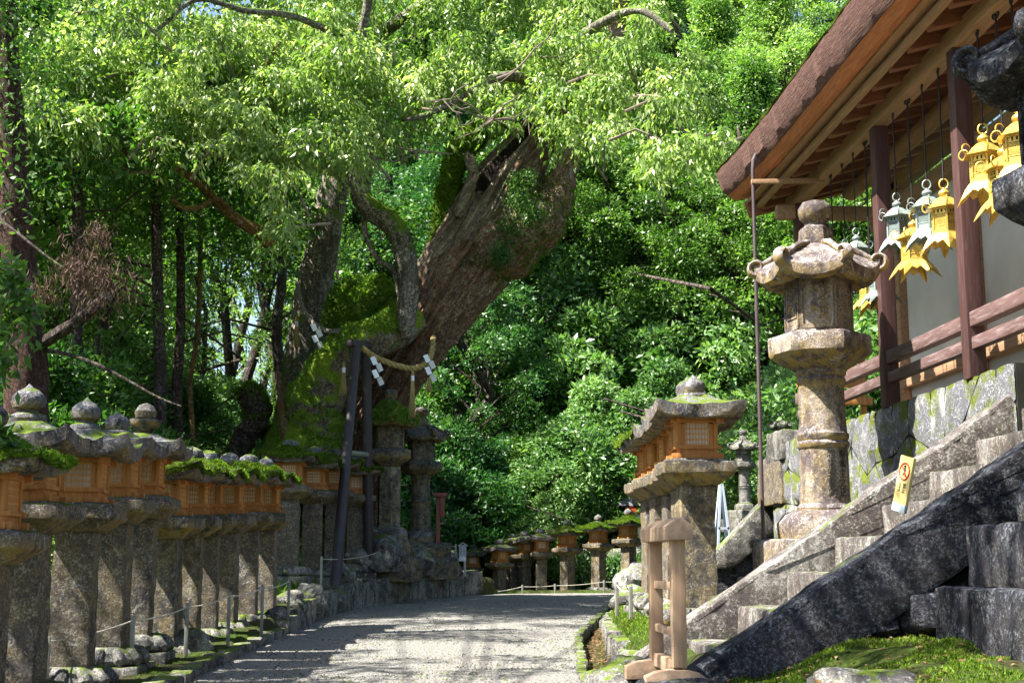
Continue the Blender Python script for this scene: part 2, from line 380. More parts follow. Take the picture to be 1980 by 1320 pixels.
# loose stones on the path
def pebbles(name, n, region, size, mat, label=None, rng=RNG):
    V = []; Fs = []; 
    for i in range(n):
        x, y, z = region(); s = size*(.5+random.random()); a = random.random()*6
        pts = []
        for k in range(5):
            b = a+k*2*pi/5; r = s*(.7+.5*random.random()); pts.append((x+r*cos(b), y+r*sin(b), z-.003))
        top = (x+s*.2, y, z+s*.6); n0 = len(V); V += pts+[top]
        for k in range(5): Fs.append((n0+k, n0+(k+1) % 5, n0+5))
    me = bpy.data.meshes.new(name); me.from_pydata(V, [], Fs); me.update(); o = link(name, me, mat); o['kind'] = 'stuff'
    return o
def reg():
    y = 11+17*random.random()**1.6; t = random.random()**.8 if random.random() < .5 else random.random()
    x = float(xl(y))*(1-t)+float(xr(y))*t; return x, y, .0196*y+.008+.02*(1-(2*t-1)**2)+.004
o = pebbles('pebbles', 5200, reg, .014, MAT['kerb']); o['label'] = 'small grey pebbles scattered over the gravel path'
# ------------------------------------------------------------------ lanterns with wooden fireboxes
def npoly(n, a, a0, R):
    w = 2*pi/n; m = (a-a0) % w
    return R*cos(pi/n)/cos(m-w/2), abs(m-w/2)/(w/2)
def roof_mesh(mb, n, a0, rt, R, h, rim, lift, z0=0.0, pw=1.6, inner=.45, seg=None, und=.04, bulge=0.0, ridge=0.0, mi=0):
    seg = seg or n*10; Rg = []
    def ring(s, fz_):
        r_ = []
        for j in range(seg):
            a = a0+2*pi*j/seg; rr, c = npoly(n, a, a0, 1.0); k = rr*(rt+(R-rt)*s)
            r_.append((k*cos(a), k*sin(a), z0+fz_(s, c)))
        return r_
    Rg.append(ring(inner, lambda s, c: -und*.2)); 
    Rg.append(ring(.82, lambda s, c: -und+lift*c**3*.5)); Rg.append(ring(.985, lambda s, c: -und*.6+lift*c**3))
    Rg.append(ring(1.0, lambda s, c: .012+lift*c**3))
    for s in np.linspace(1, 0, 10):
        Rg.append(ring(float(s), lambda s, c: rim+lift*(c**3)*s**3+(h-rim)*((1-s)**pw*(1-bulge)+bulge*(1-s*s))+ridge*(c**14)*s))
    mb.rings(Rg, mi=mi)
def moss_cap(R, rt, h, rim, lift, z0, n=4, a0=pi/4, thick=.045, seed=0):
    mb = MB(); roof_mesh(mb, n, a0, rt*.9, R*1.03, h+thick*.6, rim*.7, lift, z0+thick*.45, seg=56, und=-.03)
    return mb
def jewel(mb, r, h, z, kind=0, mi=0):
    pr = [(r*.55, 0), (r*.9, h*.12), (r, h*.35), (r*.93, h*.55), (r*.62, h*.75), (r*.25, h*.87), (r*.06, h), (.001, h*1.02)]
    mb.lathe([(a, b+z) for a, b in pr], 20, mi=mi)
def ringstone(mb, r, z, h):
    mb.lathe([(r*.6, z), (r*.95, z+h*.25), (r, z+h*.55), (r*.92, z+h*.8), (r*.6, z+h)], 20)
# shared firebox meshes
HB = .20; BH = .375          # half width, height
def firebox_frame():
    m = MB(); w = .038
    for s in (-1, 1):
        m.box((0, s*.185, .025), (.50, .05, .05)); m.box((s*.185, 0, .0255), (.05, .46, .046))
        m.box((0, s*.19, .105), (.46, .035, .035)); m.box((s*.19, 0, .106), (.034, .42, .031))
        m.box((0, s*.19, BH-.024), (.52, .042, .048)); m.box((s*.19, 0, BH-.025), (.041, .52, .044))
        m.box((0, s*.178, .066), (.33, .02, .045)); m.box((s*.178, 0, .066), (.02, .33, .045))
        for q in (-1, 1): m.box((s*.178, q*.178, .19), (w, w, .30))
        m.box((s*.178, .137, .21), (.016, .045, .22)); m.box((s*.178, -.137, .21), (.016, .045, .22))
        m.box((.137, s*.178, .21), (.045, .016, .22)); m.box((-.137, s*.178, .21), (.045, .016, .22))
    return m
def lattice_mb(nv=8, nh=5):
    m = MB(); W = .232; z0 = .122; z1 = BH-.048
    for i in range(nv): m.box((-W/2+W*(i+.5)/nv, -.182, (z0+z1)/2), (.011, .012, z1-z0))
    for k in (0, 1, 2.0, 3, 4): m.box((0, -.183, z0+.006+(z1-z0-.012)*k/4), (W+.0, .013, .012))
    return m
KAS = {}
def shared(key, fn, mat, **kw):
    if key not in KAS:
        o = fn().build(key, mat, **kw); KAS[key] = o.data; COL.objects.unlink(o); bpy.data.objects.remove(o)
    return KAS[key]
def child(name, me, par, loc=(0,0,0), rz=0, sc=None):
    o = bpy.data.objects.new(name, me); COL.objects.link(o); parent(o, par); o.location = loc; o.rotation_euler.z = rz
    if sc: o.scale = sc
    return o
def base_mb(sd):
    m = MB(); R = .33*sqrt(2)
    m.poly([(R*1.12, -.55), (R*1.12, .0), (R*1.1, .03)], 4, 4, pi/4)
    m.lathe([(.30, .02), (.36, .045), (.37, .08), (.33, .13), (.27, .165), (.24, .19)], 32)
    n = 12
    for k in range(n):
        a = 2*pi*k/n; m.tube([(cos(a)*.22, sin(a)*.22, .17), (cos(a)*.31, sin(a)*.31, .14), (cos(a)*.375, sin(a)*.375, .07), (cos(a)*.38, sin(a)*.38, .035)], [.03, .05, .05, .02], 8)
    return m
def shaft_mb(sd):
    m = MB(); R = .168*sqrt(2); m.poly([(R*1.03, .16), (R, .5), (R*.985, .9), (R, 1.28)], 4, 5, pi/4); return m
def plat_mb(sd):
    m = MB(); R = .345*sqrt(2); q = sqrt(2)
    m.poly([(.20*q, 1.27), (.24*q, 1.30), (R*.94, 1.36), (R, 1.375), (R, 1.475), (R*.96, 1.487), (.27*q, 1.492), (.265*q, 1.503)], 4, 6, pi/4); return m
def roofk(v):
    m = MB(); roof_mesh(m, 4, pi/4,   .13*sqrt(2), .435*sqrt(2), .205+.015*v, .09, .055+.012*v, 1.885, pw=1.35, inner=.35, und=.03)
    return m
def fin_mb(kind):
    m = MB()
    if kind == 0:
        ringstone(m, .135, 2.075, .10); m.lathe([(.07, 2.035), (.07, 2.215)], 12); jewel(m, .125, .20, 2.190)
    elif kind == 1:
        m.lathe([(.09, 2.055), (.16, 2.085), (.15, 2.110)], 16); jewel(m, .125, .19, 2.100)
    elif kind == 2:
        m.lathe([(.08, 2.035), (.07, 2.115), (.14, 2.185), (.16, 2.225), (.155, 2.245), (.06, 2.250)], 20); m.lathe([(.05, 2.235), (.1, 2.265), (.11, 2.325), (.07, 2.385), (.01, 2.410)], 18)
    else:
        m.lathe([(.11, 2.045), (.13, 2.075), (.15, 2.155), (.12, 2.225), (.05, 2.265), (.005, 2.275)], 18)
    return m
def tufts(name, me_src, par, n, size, mat, seed=0, zmin=.15, filt=None, hang=.0, loc=(0,0,0)):
    rng = np.random.default_rng(seed); me_src.calc_loop_triangles()
    nt = len(me_src.loop_triangles); co = np.empty(len(me_src.vertices)*3); me_src.vertices.foreach_get('co', co); co = co.reshape(-1, 3)
    tr = np.empty(nt*3, int); me_src.loop_triangles.foreach_get('vertices', tr); tr = tr.reshape(-1, 3)
    A, B, C = co[tr[:,0]], co[tr[:,1]], co[tr[:,2]]; N = np.cross(B-A, C-A); ar = np.linalg.norm(N, axis=1); N = unit(N)
    w = ar*(N[:,2] > zmin)
    if filt is not None: w = w*filt((A+B+C)/3)
    if w.sum() <= 0: return None
    idx = rng.choice(nt, n, p=w/w.sum()); u = rng.random((n, 2)); u = np.where(u.sum(1, keepdims=True) > 1, 1-u, u)
    pos = A[idx]+(B-A)[idx]*u[:, :1]+(C-A)[idx]*u[:, 1:]
    d = N[idx]+rng.normal(size=(n, 3))*.7; d[:, 2] -= hang
    L = size*(.5+rng.random(n)); V = leaf_quads(pos-N[idx]*size*.15, d, rdir(n, rng), L, L*.38)
    me = quads_mesh(name, V); o = link(name, me, mat, par); o['kind'] = 'stuff'; return o
def kasuga(loc, label, group, rz=0.0, sc=1.0, var=0, fin=0, moss=0, pale=False, flame=True, base=True):
    t = empty('stone_lantern', loc, label, 'stone lantern', group, rz, sc); mk = 'kasuga_lit' if pale else 'kasuga'
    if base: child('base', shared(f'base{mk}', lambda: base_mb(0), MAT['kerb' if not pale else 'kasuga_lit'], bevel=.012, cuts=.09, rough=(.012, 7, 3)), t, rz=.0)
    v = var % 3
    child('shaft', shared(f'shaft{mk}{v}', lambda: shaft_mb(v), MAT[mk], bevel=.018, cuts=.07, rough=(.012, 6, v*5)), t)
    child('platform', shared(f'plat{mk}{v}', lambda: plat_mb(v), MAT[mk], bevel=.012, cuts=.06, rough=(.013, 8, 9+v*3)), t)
    fb = child('firebox', shared('firebox', firebox_frame, MAT['hinoki'], bevel=.003), t, (0, 0, 1.503))
    lm = shared('lattice', lattice_mb, MAT['hinoki_pale'], smooth=False)
    pm = shared('screen', lambda: MB().box((0, -.168, .22), (.232, .006, .2)), MAT['paper'], smooth=False)
    for k in range(4):
        child('lattice', lm, fb, rz=k*pi/2); child('paper_screen', pm, fb, rz=k*pi/2)
    rk = child('roof', shared(f'roof{v}', lambda: roofk(v), MAT['cap'], cuts=.05, rough=(.016, 7, 20+v*4)), t)
    child('finial', shared(f'fin{fin}', lambda: fin_mb(fin), MAT['cap'] if fin != 2 else MAT['kasuga_lit'], rough=(.006, 14, 2)), t)
    if moss:
        mm = shared(f'mosscap{v}', lambda: moss_cap(.46*sqrt(2), .15*sqrt(2), .21, .09, .06, 1.89), MAT['mossy'], cuts=.045, rough=(.035, 5.5, 31+v*7))
        mc = child('moss', mm, t)
        if ('tf', v, moss) not in KAS:
            o = tufts('moss_tuft', mm, None, 4200*moss, .018+.007*moss, MAT['moss'], seed=v, zmin=-.05, hang=.3); KAS[('tf', v, moss)] = o.data; bpy.data.objects.remove(o)
        q = child('moss_tuft', KAS[('tf', v, moss)], mc)
        q['kind'] = 'stuff'
    return t
GL = 'stone lanterns with wooden fireboxes along the left of the path'
def at_box(px, py, Y, sc=1.0):
    p = P(px, py, Y); return (p.x, p.y, p.z-1.503*sc)
L_ROW = [  # px, py(box bottom), Y, var, finial, moss, pale, label
 (-34, 1024, 9.45, 0, 0, 2, False, 'stone lantern cut by the left picture edge, mossy roof in the lower left corner'),
 (52, 971, 10.5, 1, 0, 0, False, 'stone lantern with the tallest onion finial, first whole one from the left edge'),
 (150, 973, 11.65, 2, 0, 0, False, 'dark stone lantern with ringed onion finial, second whole one from the left edge'),
 (222, 962, 12.7, 0, 1, 0, False, 'dark stone lantern with plain round finial, just left of the one topped by a ball'),
 (268, 958, 13.6, 1, 2, 0, False, 'stone lantern topped by a ball on a pale bowl shaped finial'),
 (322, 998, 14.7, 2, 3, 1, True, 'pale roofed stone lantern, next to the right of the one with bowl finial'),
 (365, 996, 15.7, 0, 3, 1, True, 'stone lantern with sunlit platform and half mossy roof, second after the bowl finial lantern'),
 (401, 995, 16.6, 1, 3, 2, False, 'mossy roofed stone lantern in the left row, third after the bowl finial one'),
 (438, 993, 17.5, 2, 3, 2, False, 'mossy roofed stone lantern third from the far end of the left front row'),
 (478, 990, 18.35, 0, 3, 2, False, 'mossy roofed stone lantern second from the far end of the left front row'),
 (515, 992, 19.2, 1, 1, 2, False, 'mossy roofed stone lantern at the far end of the left front row'),
]
for i, (px, py, Y, v, fn, ms, pl, lb) in enumerate(L_ROW):
    t = kasuga(at_box(px, py, Y), lb, GL, rz=(.02, -.05, .06, -.02, .05, -.06, .03, .07, -.04, .05, -.03)[i], var=v, fin=fn, moss=ms, pale=pl, sc=((1, 1, 1), (1.03, 1.0, 1), (.97, .97, 1), (.93, .93, 1), (.98, .98, 1), (1.02, 1.02, 1), (.92, .92, 1), (.96, .96, 1), (.9, .9, 1), (.95, .95, 1), (.93, .93, 1))[i])
    t.rotation_euler.x = (.0, .008, -.012, .01, -.006, .014, -.01, .006, .012, -.014, .0)[i]; t.rotation_euler.y = (.0, -.01, .012, .0, .014, -.012, .008, -.01, .01, .0, -.012)[i]
for i, (px, py, Y, v, lb) in enumerate([(560, 938, 22.9, 0, 'mossy stone lantern behind the end of the front row, its firebox half hidden'), (606, 948, 24.0, 1, 'mossy roofed stone lantern left of the dark poles, orange firebox below the camphor roots'),
        (648, 948, 25.0, 2, 'mossy stone lantern just left of the leaning dark pole'), (688, 956, 26.4, 0, 'mossy stone lantern seen between the two dark support poles')]):
    kasuga(at_box(px, py, Y), lb, 'mossy stone lanterns below the camphor tree', rz=.05*i, var=v, fin=3, moss=2)
GR = 'stone lanterns with wooden fireboxes right of the path'
for i, (Y, X_, v, fn, ms, lb) in enumerate([(12.4, 2.37, 0, 1, 0, 'large dark roofed stone lantern right of the path, nearest of its row'),
        (13.4, 2.50, 1, 0, 0, 'stone lantern directly behind the nearest right hand one, pale round finial'), (14.4, 2.57, 2, 3, 0, 'third stone lantern of the receding right hand row'),
        (15.4, 2.60, 0, 3, 1, 'fourth stone lantern of the receding right hand row'), (16.5, 2.67, 1, 3, 1, 'farthest stone lantern of the receding right hand row')]):
    kasuga((X_, Y, .70+.012*i), lb, GR, rz=-.02+.02*i, var=v, fin=fn, moss=ms, pale=(i == 0), sc=(.93, .93, 1))
GF = 'small stone lanterns in a row where the path turns'
for i, (px, py, Y, rz, v, ms, sc, lb) in enumerate([
   (1215, 1041, 30.6, .72, 0, 2, .76, 'far stone lantern with green mossy roof nearest the wooden rack'), (1157, 1050, 31.9, .75, 1, 2, .76, 'far stone lantern with yellow green mossy roof standing between two other mossy ones'),
   (1097, 1058, 32.3, .7, 2, 1, .76, 'far stone lantern with yellow mossy roof and sunlit shaft, left of the mossy pair'), (1046, 1067, 32.6, .1, 0, 0, .74, 'far stone lantern with dark roof and its firebox facing the path'),
   (1014, 1071, 33.0, .5, 1, 0, .72, 'far dark stone lantern squeezed behind the one facing the path'), (990, 1075, 33.3, .6, 2, 1, .72, 'far stone lantern with mossy roof, second from the left in the far row'),
   (966, 1087, 32.6, .55, 0, 0, .72, 'far stone lantern with pointed dark roof at the left end of the far row'), (914, 1096, 33.4, .05, 1, 0, .72, 'far stone lantern in deep shade beyond the end of the kerb wall')]):
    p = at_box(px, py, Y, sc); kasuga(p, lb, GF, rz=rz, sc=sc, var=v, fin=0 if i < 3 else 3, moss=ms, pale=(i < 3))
# ------------------------------------------------------------------ tall carved stone lanterns
A0 = -pi/2+radians(11)
def scroll(mb, a, R, z, s=1.0):
    # curled tip at a roof corner: a spiral strip thickened sideways
    d = Vector((cos(a), sin(a), 0)); pts = []; rad = []
    c = Vector((0, 0, 0))
    for i in range(22):
        t = i/21; ang = -pi*.55+t*pi*2.35; r = .085*s*(1-.72*t)
        pts.append(d*(R-.075*s+r*cos(ang))+Vector((0, 0, z+.085*s+r*sin(ang)))); rad.append(.032*s*(1-.35*t))
    tx = Vector((-sin(a), cos(a), 0))
    base = len(mb.v); n = 8; Rr = []
    for i, p in enumerate(pts):
        q = pts[min(i+1, 21)]-pts[max(i-1, 0)]; q.normalize(); nn = q.cross(tx).normalized()
        Rr.append([p+tx*(cos(2*pi*j/n)*rad[i]*1.7)+nn*(sin(2*pi*j/n)*rad[i]*.9) for j in range(n)])
    mb.rings(Rr)
def carved_roof(sc=1.0, scrolls=True):
    m = MB(); roof_mesh(m, 6, A0, .13, .575, .33, .05, .10, 3.13, pw=1.25, inner=.30, seg=96, und=.07, bulge=.42, ridge=.018)
    if scrolls:
        for k in range(6):
            a = A0+k*pi/3; scroll(m, a, .615, 3.19)
            # raised ridge
            m.tube([(cos(a)*r, sin(a)*r, z) for r, z in ((.14, 3.46), (.26, 3.43), (.38, 3.36), (.48, 3.30), (.56, 3.27))], [.028, .03, .03, .03, .032], 8)
    return m
def tall_lantern(loc, label, sc=1.0, rz=0.0, mat='hero', scrolls=True, tiers=True, text=False, shaft=1.0, moss=0, group=None, hexshaft=False, cat='stone lantern'):
    t = empty('tall_stone_lantern', loc, label, cat, group, rz, sc); Mt = MAT[mat]; q = sqrt(2)
    sd = random.random()*20; dz = (shaft-1)*.85
    if tiers:
        MB().box((0, 0, .2), (1.36, 1.3, .5)).build('plinth', Mt, t, bevel=.03, cuts=.12, rough=(.018, 5, sd))
        MB().box((0, 0, .61), (1.08, 1.06, .335)).build('plinth', Mt, t, bevel=.03, cuts=.1, rough=(.016, 5, sd+3))
        MB().poly([(.43, .77), (.43, .93), (.38, 1.0), (.26, 1.045)], 6, 6, A0).build('base', Mt, t, bevel=.02, cuts=.08, rough=(.012, 6, sd+5))
    m = MB()
    if hexshaft: m.poly([(.26, 1.0), (.25, 1.1), (.245, 2.26+dz)], 6, 4, A0)
    else:
        m.lathe([(.245, 1.03), (.25, 1.06), (.235, 1.085), (.222, 1.10), (.218, 1.3), (.212, 1.58), (.228, 1.60), (.232, 1.63), (.215, 1.655), (.228, 1.68), (.23, 1.715), (.214, 1.735), (.205, 1.85+dz), (.202, 2.16+dz), (.215, 2.18+dz), (.218, 2.21+dz), (.205, 2.23+dz), (.222, 2.25+dz), (.224, 2.29+dz)], 40)
    sh = m.build('shaft', Mt, t, cuts=.09, rough=(.005, 9, sd+7))
    if text:
        for col, (chars, ang) in enumerate((('若宮宗前内', -pi/2+radians(2)), ('奉本主之正', -pi/2+radians(30)))):
            for k, ch in enumerate(chars):
                cu = bpy.data.curves.new('t', 'FONT'); cu.body = ch; cu.size = .088; cu.extrude = .002; cu.align_x = 'CENTER'; cu.align_y = 'CENTER'
                to = bpy.data.objects.new('t', cu); COL.objects.link(to); bpy.context.view_layer.update()
                me = bpy.data.meshes.new_from_object(to); bpy.data.objects.remove(to)
                z = 1.52-.083*k; r = .2215-.0*k
                c = bpy.data.objects.new('inscription', me); COL.objects.link(c); me.materials.clear(); me.materials.append(MAT['engr'])
                parent(c, sh); c.location = (cos(ang)*r, sin(ang)*r, z); c.rotation_euler = (pi/2, 0, ang+pi/2)
    m = MB(); m.poly([(.225, 2.28), (.25, 2.30), (.36, 2.36), (.44, 2.415), (.46, 2.44), (.46, 2.585), (.445, 2.605), (.33, 2.62), (.32, 2.635)], 6, 6, A0)
    m.build('platform', Mt, t, cuts=.1, rough=(.008, 8, sd+9), loc=(0, 0, dz))
    m = MB(); m.poly([(.30, 2.63), (.30, 3.14)], 6, 4, A0)
    for k in range(6):
        a = A0+(k+.5)*pi/3; Rm = Matrix.Rotation(a, 3, 'Z'); d = .30*cos(pi/6)
        for (yy, zz, w, h) in ((0, 2.665, .27, .035), (0, 3.10, .27, .035), (-.132, 2.885, .02, .42), (.132, 2.885, .02, .42)):
            m.box(Rm @ Vector((d+.004, yy, zz)), (.018, w, h), rot=Rm)
        if k % 2 == 0:
            for (yy, zz, w, h) in ((0, 2.76, .19, .014), (0, 3.02, .19, .014), (-.09, 2.89, .014, .26), (.09, 2.89, .014, .26)):
                m.box(Rm @ Vector((d+.003, yy, zz)), (.014, w, h), rot=Rm)
            for r_, dep in ((.075, .010), (.055, .017)):
                m.tube([Rm @ Vector((d+dep*.6, r_*cos(b), 2.80+r_*1.25*sin(b))) for b in np.linspace(0, pi, 10)], .008, 6)
            for b in np.linspace(.3, 2.8, 7):
                m.lathe([(.0, 0), (.02, .006), (.018, .02), (.0, .03)], 7, c=Rm @ Vector((d, .07*cos(b), 2.93+.03*sin(b*2))))
        else:
            m.tube([Rm @ Vector((d+.004, .05*sin(b*1.7), 2.74+.3*b/6)) for b in np.linspace(0, 6, 16)], [.012+.016*abs(sin(b)) for b in np.linspace(0, 6, 16)], 6)
            for b in range(7):
                m.lathe([(.0, 0), (.022, .008), (.02, .03), (.0, .045)], 7, c=Rm @ Vector((d-.004, .055*cos(b*2.1), 2.76+b*.043)))
    m.build('firebox', Mt, t, rough=(.004, 14, sd+11), loc=(0, 0, dz))
    carved_roof(sc, scrolls).build('roof', Mt if mat != 'hero' or scrolls else Mt, t, cuts=.07, rough=(.007, 9, sd+13), loc=(0, 0, dz), ang=50)
    m = MB(); m.poly([(.155, 3.44), (.16, 3.50), (.15, 3.60), (.10, 3.64)], 6, 4, A0)
    m.lathe([(.10, 3.63), (.10, 3.66), (.14, 3.70), (.152, 3.755), (.15, 3.80), (.11, 3.855), (.05, 3.875), (.0, 3.885)], 24)
    m.build('finial', Mt, t, cuts=.08, rough=(.006, 10, sd+15), loc=(0, 0, dz))
    if moss:
        mb = MB(); roof_mesh(mb, 6, A0, .12, .60, .42, .04, .08, 3.16, pw=1.2, inner=.7, seg=72, und=.0, bulge=.35)
        mc = mb.build('moss', MAT['mossy'], t, cuts=.08, rough=(.05, 5, 3), loc=(0, 0, dz))
        tf = tufts('moss_tuft', mc.data, mc, 16000, .075, MAT['fern'], seed=5, zmin=-.3, hang=.9)
    return t
tall_lantern((3.48, 12.1, .70), 'tallest carved stone lantern with scrolled roof and engraved round shaft, beyond the stone stairs', text=True)
tall_lantern((3.40, 6.8, .70), 'shaded carved stone lantern cut by the right picture edge, on a stepped plinth', mat='shadestone')
tall_lantern((P(750, 1110, 27.1).x, 27.1, .98), 'tall stone lantern with fern and moss covered roof beside the dark poles', sc=.96, mat='kasuga_lit', scrolls=False, moss=1, hexshaft=True)
tall_lantern((P(812, 1110, 29.1).x, 29.1, 1.0), 'tall grey stone lantern with round shaft right of the moss roofed one', sc=(.97, .97, .92), rz=.3, mat='kasuga_lit', scrolls=True)
tall_lantern(tuple(P(1440, 965, 22.0)-Vector((0, 0, .5))), 'small mossy stone lantern beyond the far stair wall', sc=.42, mat='kerb', scrolls=True, rz=.4)
tall_lantern(tuple(P(1512, 905, 24.0)-Vector((0, 0, .4))), 'half hidden stone lantern just left of the wall coping block', sc=.36, mat='kerb', scrolls=True, rz=.1)
# round stones around the feet of the two tall lanterns
def boulder(name, loc, r, label, cat='rock', mat='kerb', seed=0, group=None, rz=0):
    bm = bmesh.new(); bmesh.ops.create_icosphere(bm, subdivisions=4, radius=1)
    for v in bm.verts:
        q = v.co.copy(); k = 1+.32*mnoise.noise(q*1.3+Vector((seed*3.1, 0, 0)))+.13*mnoise.noise(q*3.1+Vector((0, seed*2.2, 0)))+.06*mnoise.noise(q*7+Vector((0, seed, 0)))
        v.co = Vector((q.x*r[0], q.y*r[1], q.z*r[2]))*k
        v.co.z = max(v.co.z, -r[2]*.6)
    me = bpy.data.meshes.new(name); bm.to_mesh(me); bm.free(); me.polygons.foreach_set('use_smooth', [True]*len(me.polygons)); me.set_sharp_from_angle(angle=radians(28))
    o = link(name, me, MAT[mat]); o.location = loc; o.rotation_euler.z = rz; tag(o, label, cat, group); return o
# ------------------------------------------------------------------ kerbs
def kerb(name, pts, w, hf, label, seg=.42, mat='kerb', out=1, amp=.03):
    m = MB(); random.seed(len(pts)*3+int(w*100))
    P2 = [Vector((x, y, 0)) for x, y in pts]; cum = [0]
    for a, b in zip(P2, P2[1:]): cum.append(cum[-1]+(b-a).length)
    s = 0
    def pos(s):
        for i in range(len(cum)-1):
            if s <= cum[i+1]: break
        t = min(1, (s-cum[i])/(cum[i+1]-cum[i])); return P2[i].lerp(P2[i+1], t), (P2[i+1]-P2[i]).normalized()
    while s < cum[-1]-.1:
        L = seg*(.6+.8*random.random()); L = min(L, cum[-1]-s); p, d = pos(s+L/2)
        n = Vector((-d.y, d.x, 0))*out; h = hf(p.y)*(1+.12*random.uniform(-1, 1)); zr = .0196*min(p.y, 31)
        c = p+n*(w/2+.02*random.uniform(-1, 1)); ang = atan2(d.y, d.x)+.05*random.uniform(-1, 1)
        m.box((c.x, c.y, zr-.12+(h+.12)/2), (L*.96, w*(1+.15*random.random()), h+.12), rz=ang); s += L
    o = m.build(name, MAT[mat], bevel=.025, cuts=.13, rough=(amp, 4.5, 2.2)); tag(o, label, 'kerb'); return o
lp = [(float(xl(y)), y) for y in np.linspace(9.5, 30.3, 60)]+[(1.1, 30.6)]
kerb('stone_kerb', [p for p in lp if p[1] < 18.5], .17, lambda y: .10, 'low kerb of rough stones along the left side of the path', seg=.5)
kerb('kerb_wall', [p for p in lp if p[1] >= 18.3], .26, lambda y: float(np.interp(y, [18, 20, 24, 28.6, 30.3], [.14, .34, .44, .50, .50])), 'taller mossy stone kerb wall below the camphor tree and the pair of tall lanterns', seg=.42, amp=.028)
rp_ = [(float(xr(y)), y) for y in np.linspace(9, 28.8, 60)]
kerb('edge_stones', rp_, .09, lambda y: .035, 'flat stones edging the right side of the path', seg=.35, out=-1, amp=.012)
kerb('gutter_stones', [(float(xr(y))+.34, y) for y in np.linspace(9, 24, 40)], .18, lambda y: float(np.interp(y, [9, 14, 18, 24], [.34, .30, .22, .12])), 'upright mossy stones holding the bank beside the gutter right of the path', seg=.3, out=-1, amp=.03)
# ------------------------------------------------------------------ rubble masonry
def rubble(m, o, ux, uz, W, Hh, cell, depth=.06, jitter=.32, skew=None, rows=None, seed=1, trim=None):
    rnd = random.Random(seed); ux = Vector(ux); uz = Vector(uz); nrm = ux.cross(uz).normalized(); o = Vector(o)
    nx = max(1, int(W/cell)); nz = max(1, int(Hh/(cell*.9)))
    G = {}
    for i in range(nx+1):
        for j in range(nz+1):
            a = (i+(rnd.uniform(-jitter, jitter) if 0 < i < nx else 0)+(.3*(j % 2)*(0 < i < nx)))*W/nx
            b = (j+(rnd.uniform(-jitter, jitter) if 0 < j < nz else 0))*Hh/nz
            G[i, j] = (min(a, W), b)
    for i in range(nx):
        for j in range(nz):
            c = [G[i, j], G[i+1, j], G[i+1, j+1], G[i, j+1]]
            cx = sum(p[0] for p in c)/4; cy = sum(p[1] for p in c)/4
            if trim and not trim(cx, cy): continue
            c = [(cx+(p[0]-cx)*.988, cy+(p[1]-cy)*.988) for p in c]; N = 7; vs = []; dp = depth*(.6+.7*rnd.random()); tx, ty = rnd.uniform(-.3, .3), rnd.uniform(-.3, .3)
            for b in range(N):
                for a in range(N):
                    u = a/(N-1); v = b/(N-1)
                    # round the corners
                    uu = u*2-1; vv = v*2-1; k = 1-.06*(uu*uu*vv*vv)
                    x = (1-u)*(1-v)*c[0][0]+u*(1-v)*c[1][0]+u*v*c[2][0]+(1-u)*v*c[3][0]
                    y = (1-u)*(1-v)*c[0][1]+u*(1-v)*c[1][1]+u*v*c[2][1]+(1-u)*v*c[3][1]
                    x = cx+(x-cx)*k; y = cy+(y-cy)*k
                    e = (1-abs(uu)**12)*(1-abs(vv)**12); q = Vector((x*4.3+seed, y*4.3, rnd.random()*.01))
                    dd = dp*e*(1+1.5*tx*uu+1.5*ty*vv)+.03*mnoise.noise(q*1.4)*e+.012*mnoise.noise(q*3.3)
                    vs.append(o+ux*x+uz*y+nrm*(dd-.02))
            m.add(vs, [(b*N+a, b*N+a+1, (b+1)*N+a+1, (b+1)*N+a) for b in range(N-1) for a in range(N-1)])
# retaining wall below the corridor: face looks to -X
WX = 4.29
rw = empty('retaining_wall', (WX, 13, .5), 'pale sunlit rubble stone wall with moss patches below the wooden corridor', 'stone wall')
m = MB(); Yb, Ya = 17.1, 9.75
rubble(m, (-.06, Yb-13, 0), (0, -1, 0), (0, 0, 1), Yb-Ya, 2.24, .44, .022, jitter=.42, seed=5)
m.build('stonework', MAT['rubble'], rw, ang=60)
MB().box((.35, (Yb+Ya)/2-13, 1.1), (.76, Yb-Ya, 2.26)).build('core', MAT['joint'], rw)
MB().box((.25, Yb-13-.35, 2.2), (.7, .8, .36)).build('coping_block', MAT['kerb'], rw, bevel=.03, cuts=.12, rough=(.02, 5, 3))
# near wall beyond the stairs (towards the camera, out of frame mostly)
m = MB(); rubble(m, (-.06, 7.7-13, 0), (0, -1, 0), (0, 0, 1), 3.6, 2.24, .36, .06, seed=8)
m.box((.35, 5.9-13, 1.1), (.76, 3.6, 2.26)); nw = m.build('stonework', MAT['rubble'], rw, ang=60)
# ------------------------------------------------------------------ stairs
st = empty('stone_staircase', (1.35, 8.9, .6), 'weathered stone staircase rising right between a shaded and a sunlit sloping balustrade', 'stairs')
def stringer(y, w, x0, z0, x1, z1, th, seed, mat):
    m = MB(); x0 -= 1.35; x1 -= 1.35; y -= 8.9; z0 -= .6; z1 -= .6
    sl = (z1-z0)/(x1-x0)
    prof = [(x0-.02, z0-.22), (x0, z0-.02), (x0+.10, z0+.075), (x1, z1), (x1+.45, z1), (x1+.45, z1-th), (x1, z1-th), (x0+th/sl*.9, z0-.05-.1)]
    n = len(prof)
    vs = [(x, y-w/2, z) for x, z in prof]+[(x, y+w/2, z) for x, z in prof]
    fs = [tuple(range(n)), tuple(reversed(range(n, 2*n)))]+[(i, i+n, (i+1) % n+n, (i+1) % n) for i in range(n)]
    m.add(vs, fs); return m.build('balustrade', MAT[mat], st, bevel=.03, cuts=.11, rough=(.016, 4.5, seed), ang=30)
stringer(7.88, .27, 1.30, .57, 4.45, 2.60, .37, 3, 'shadestone')['label'] = 'shaded near balustrade slab'
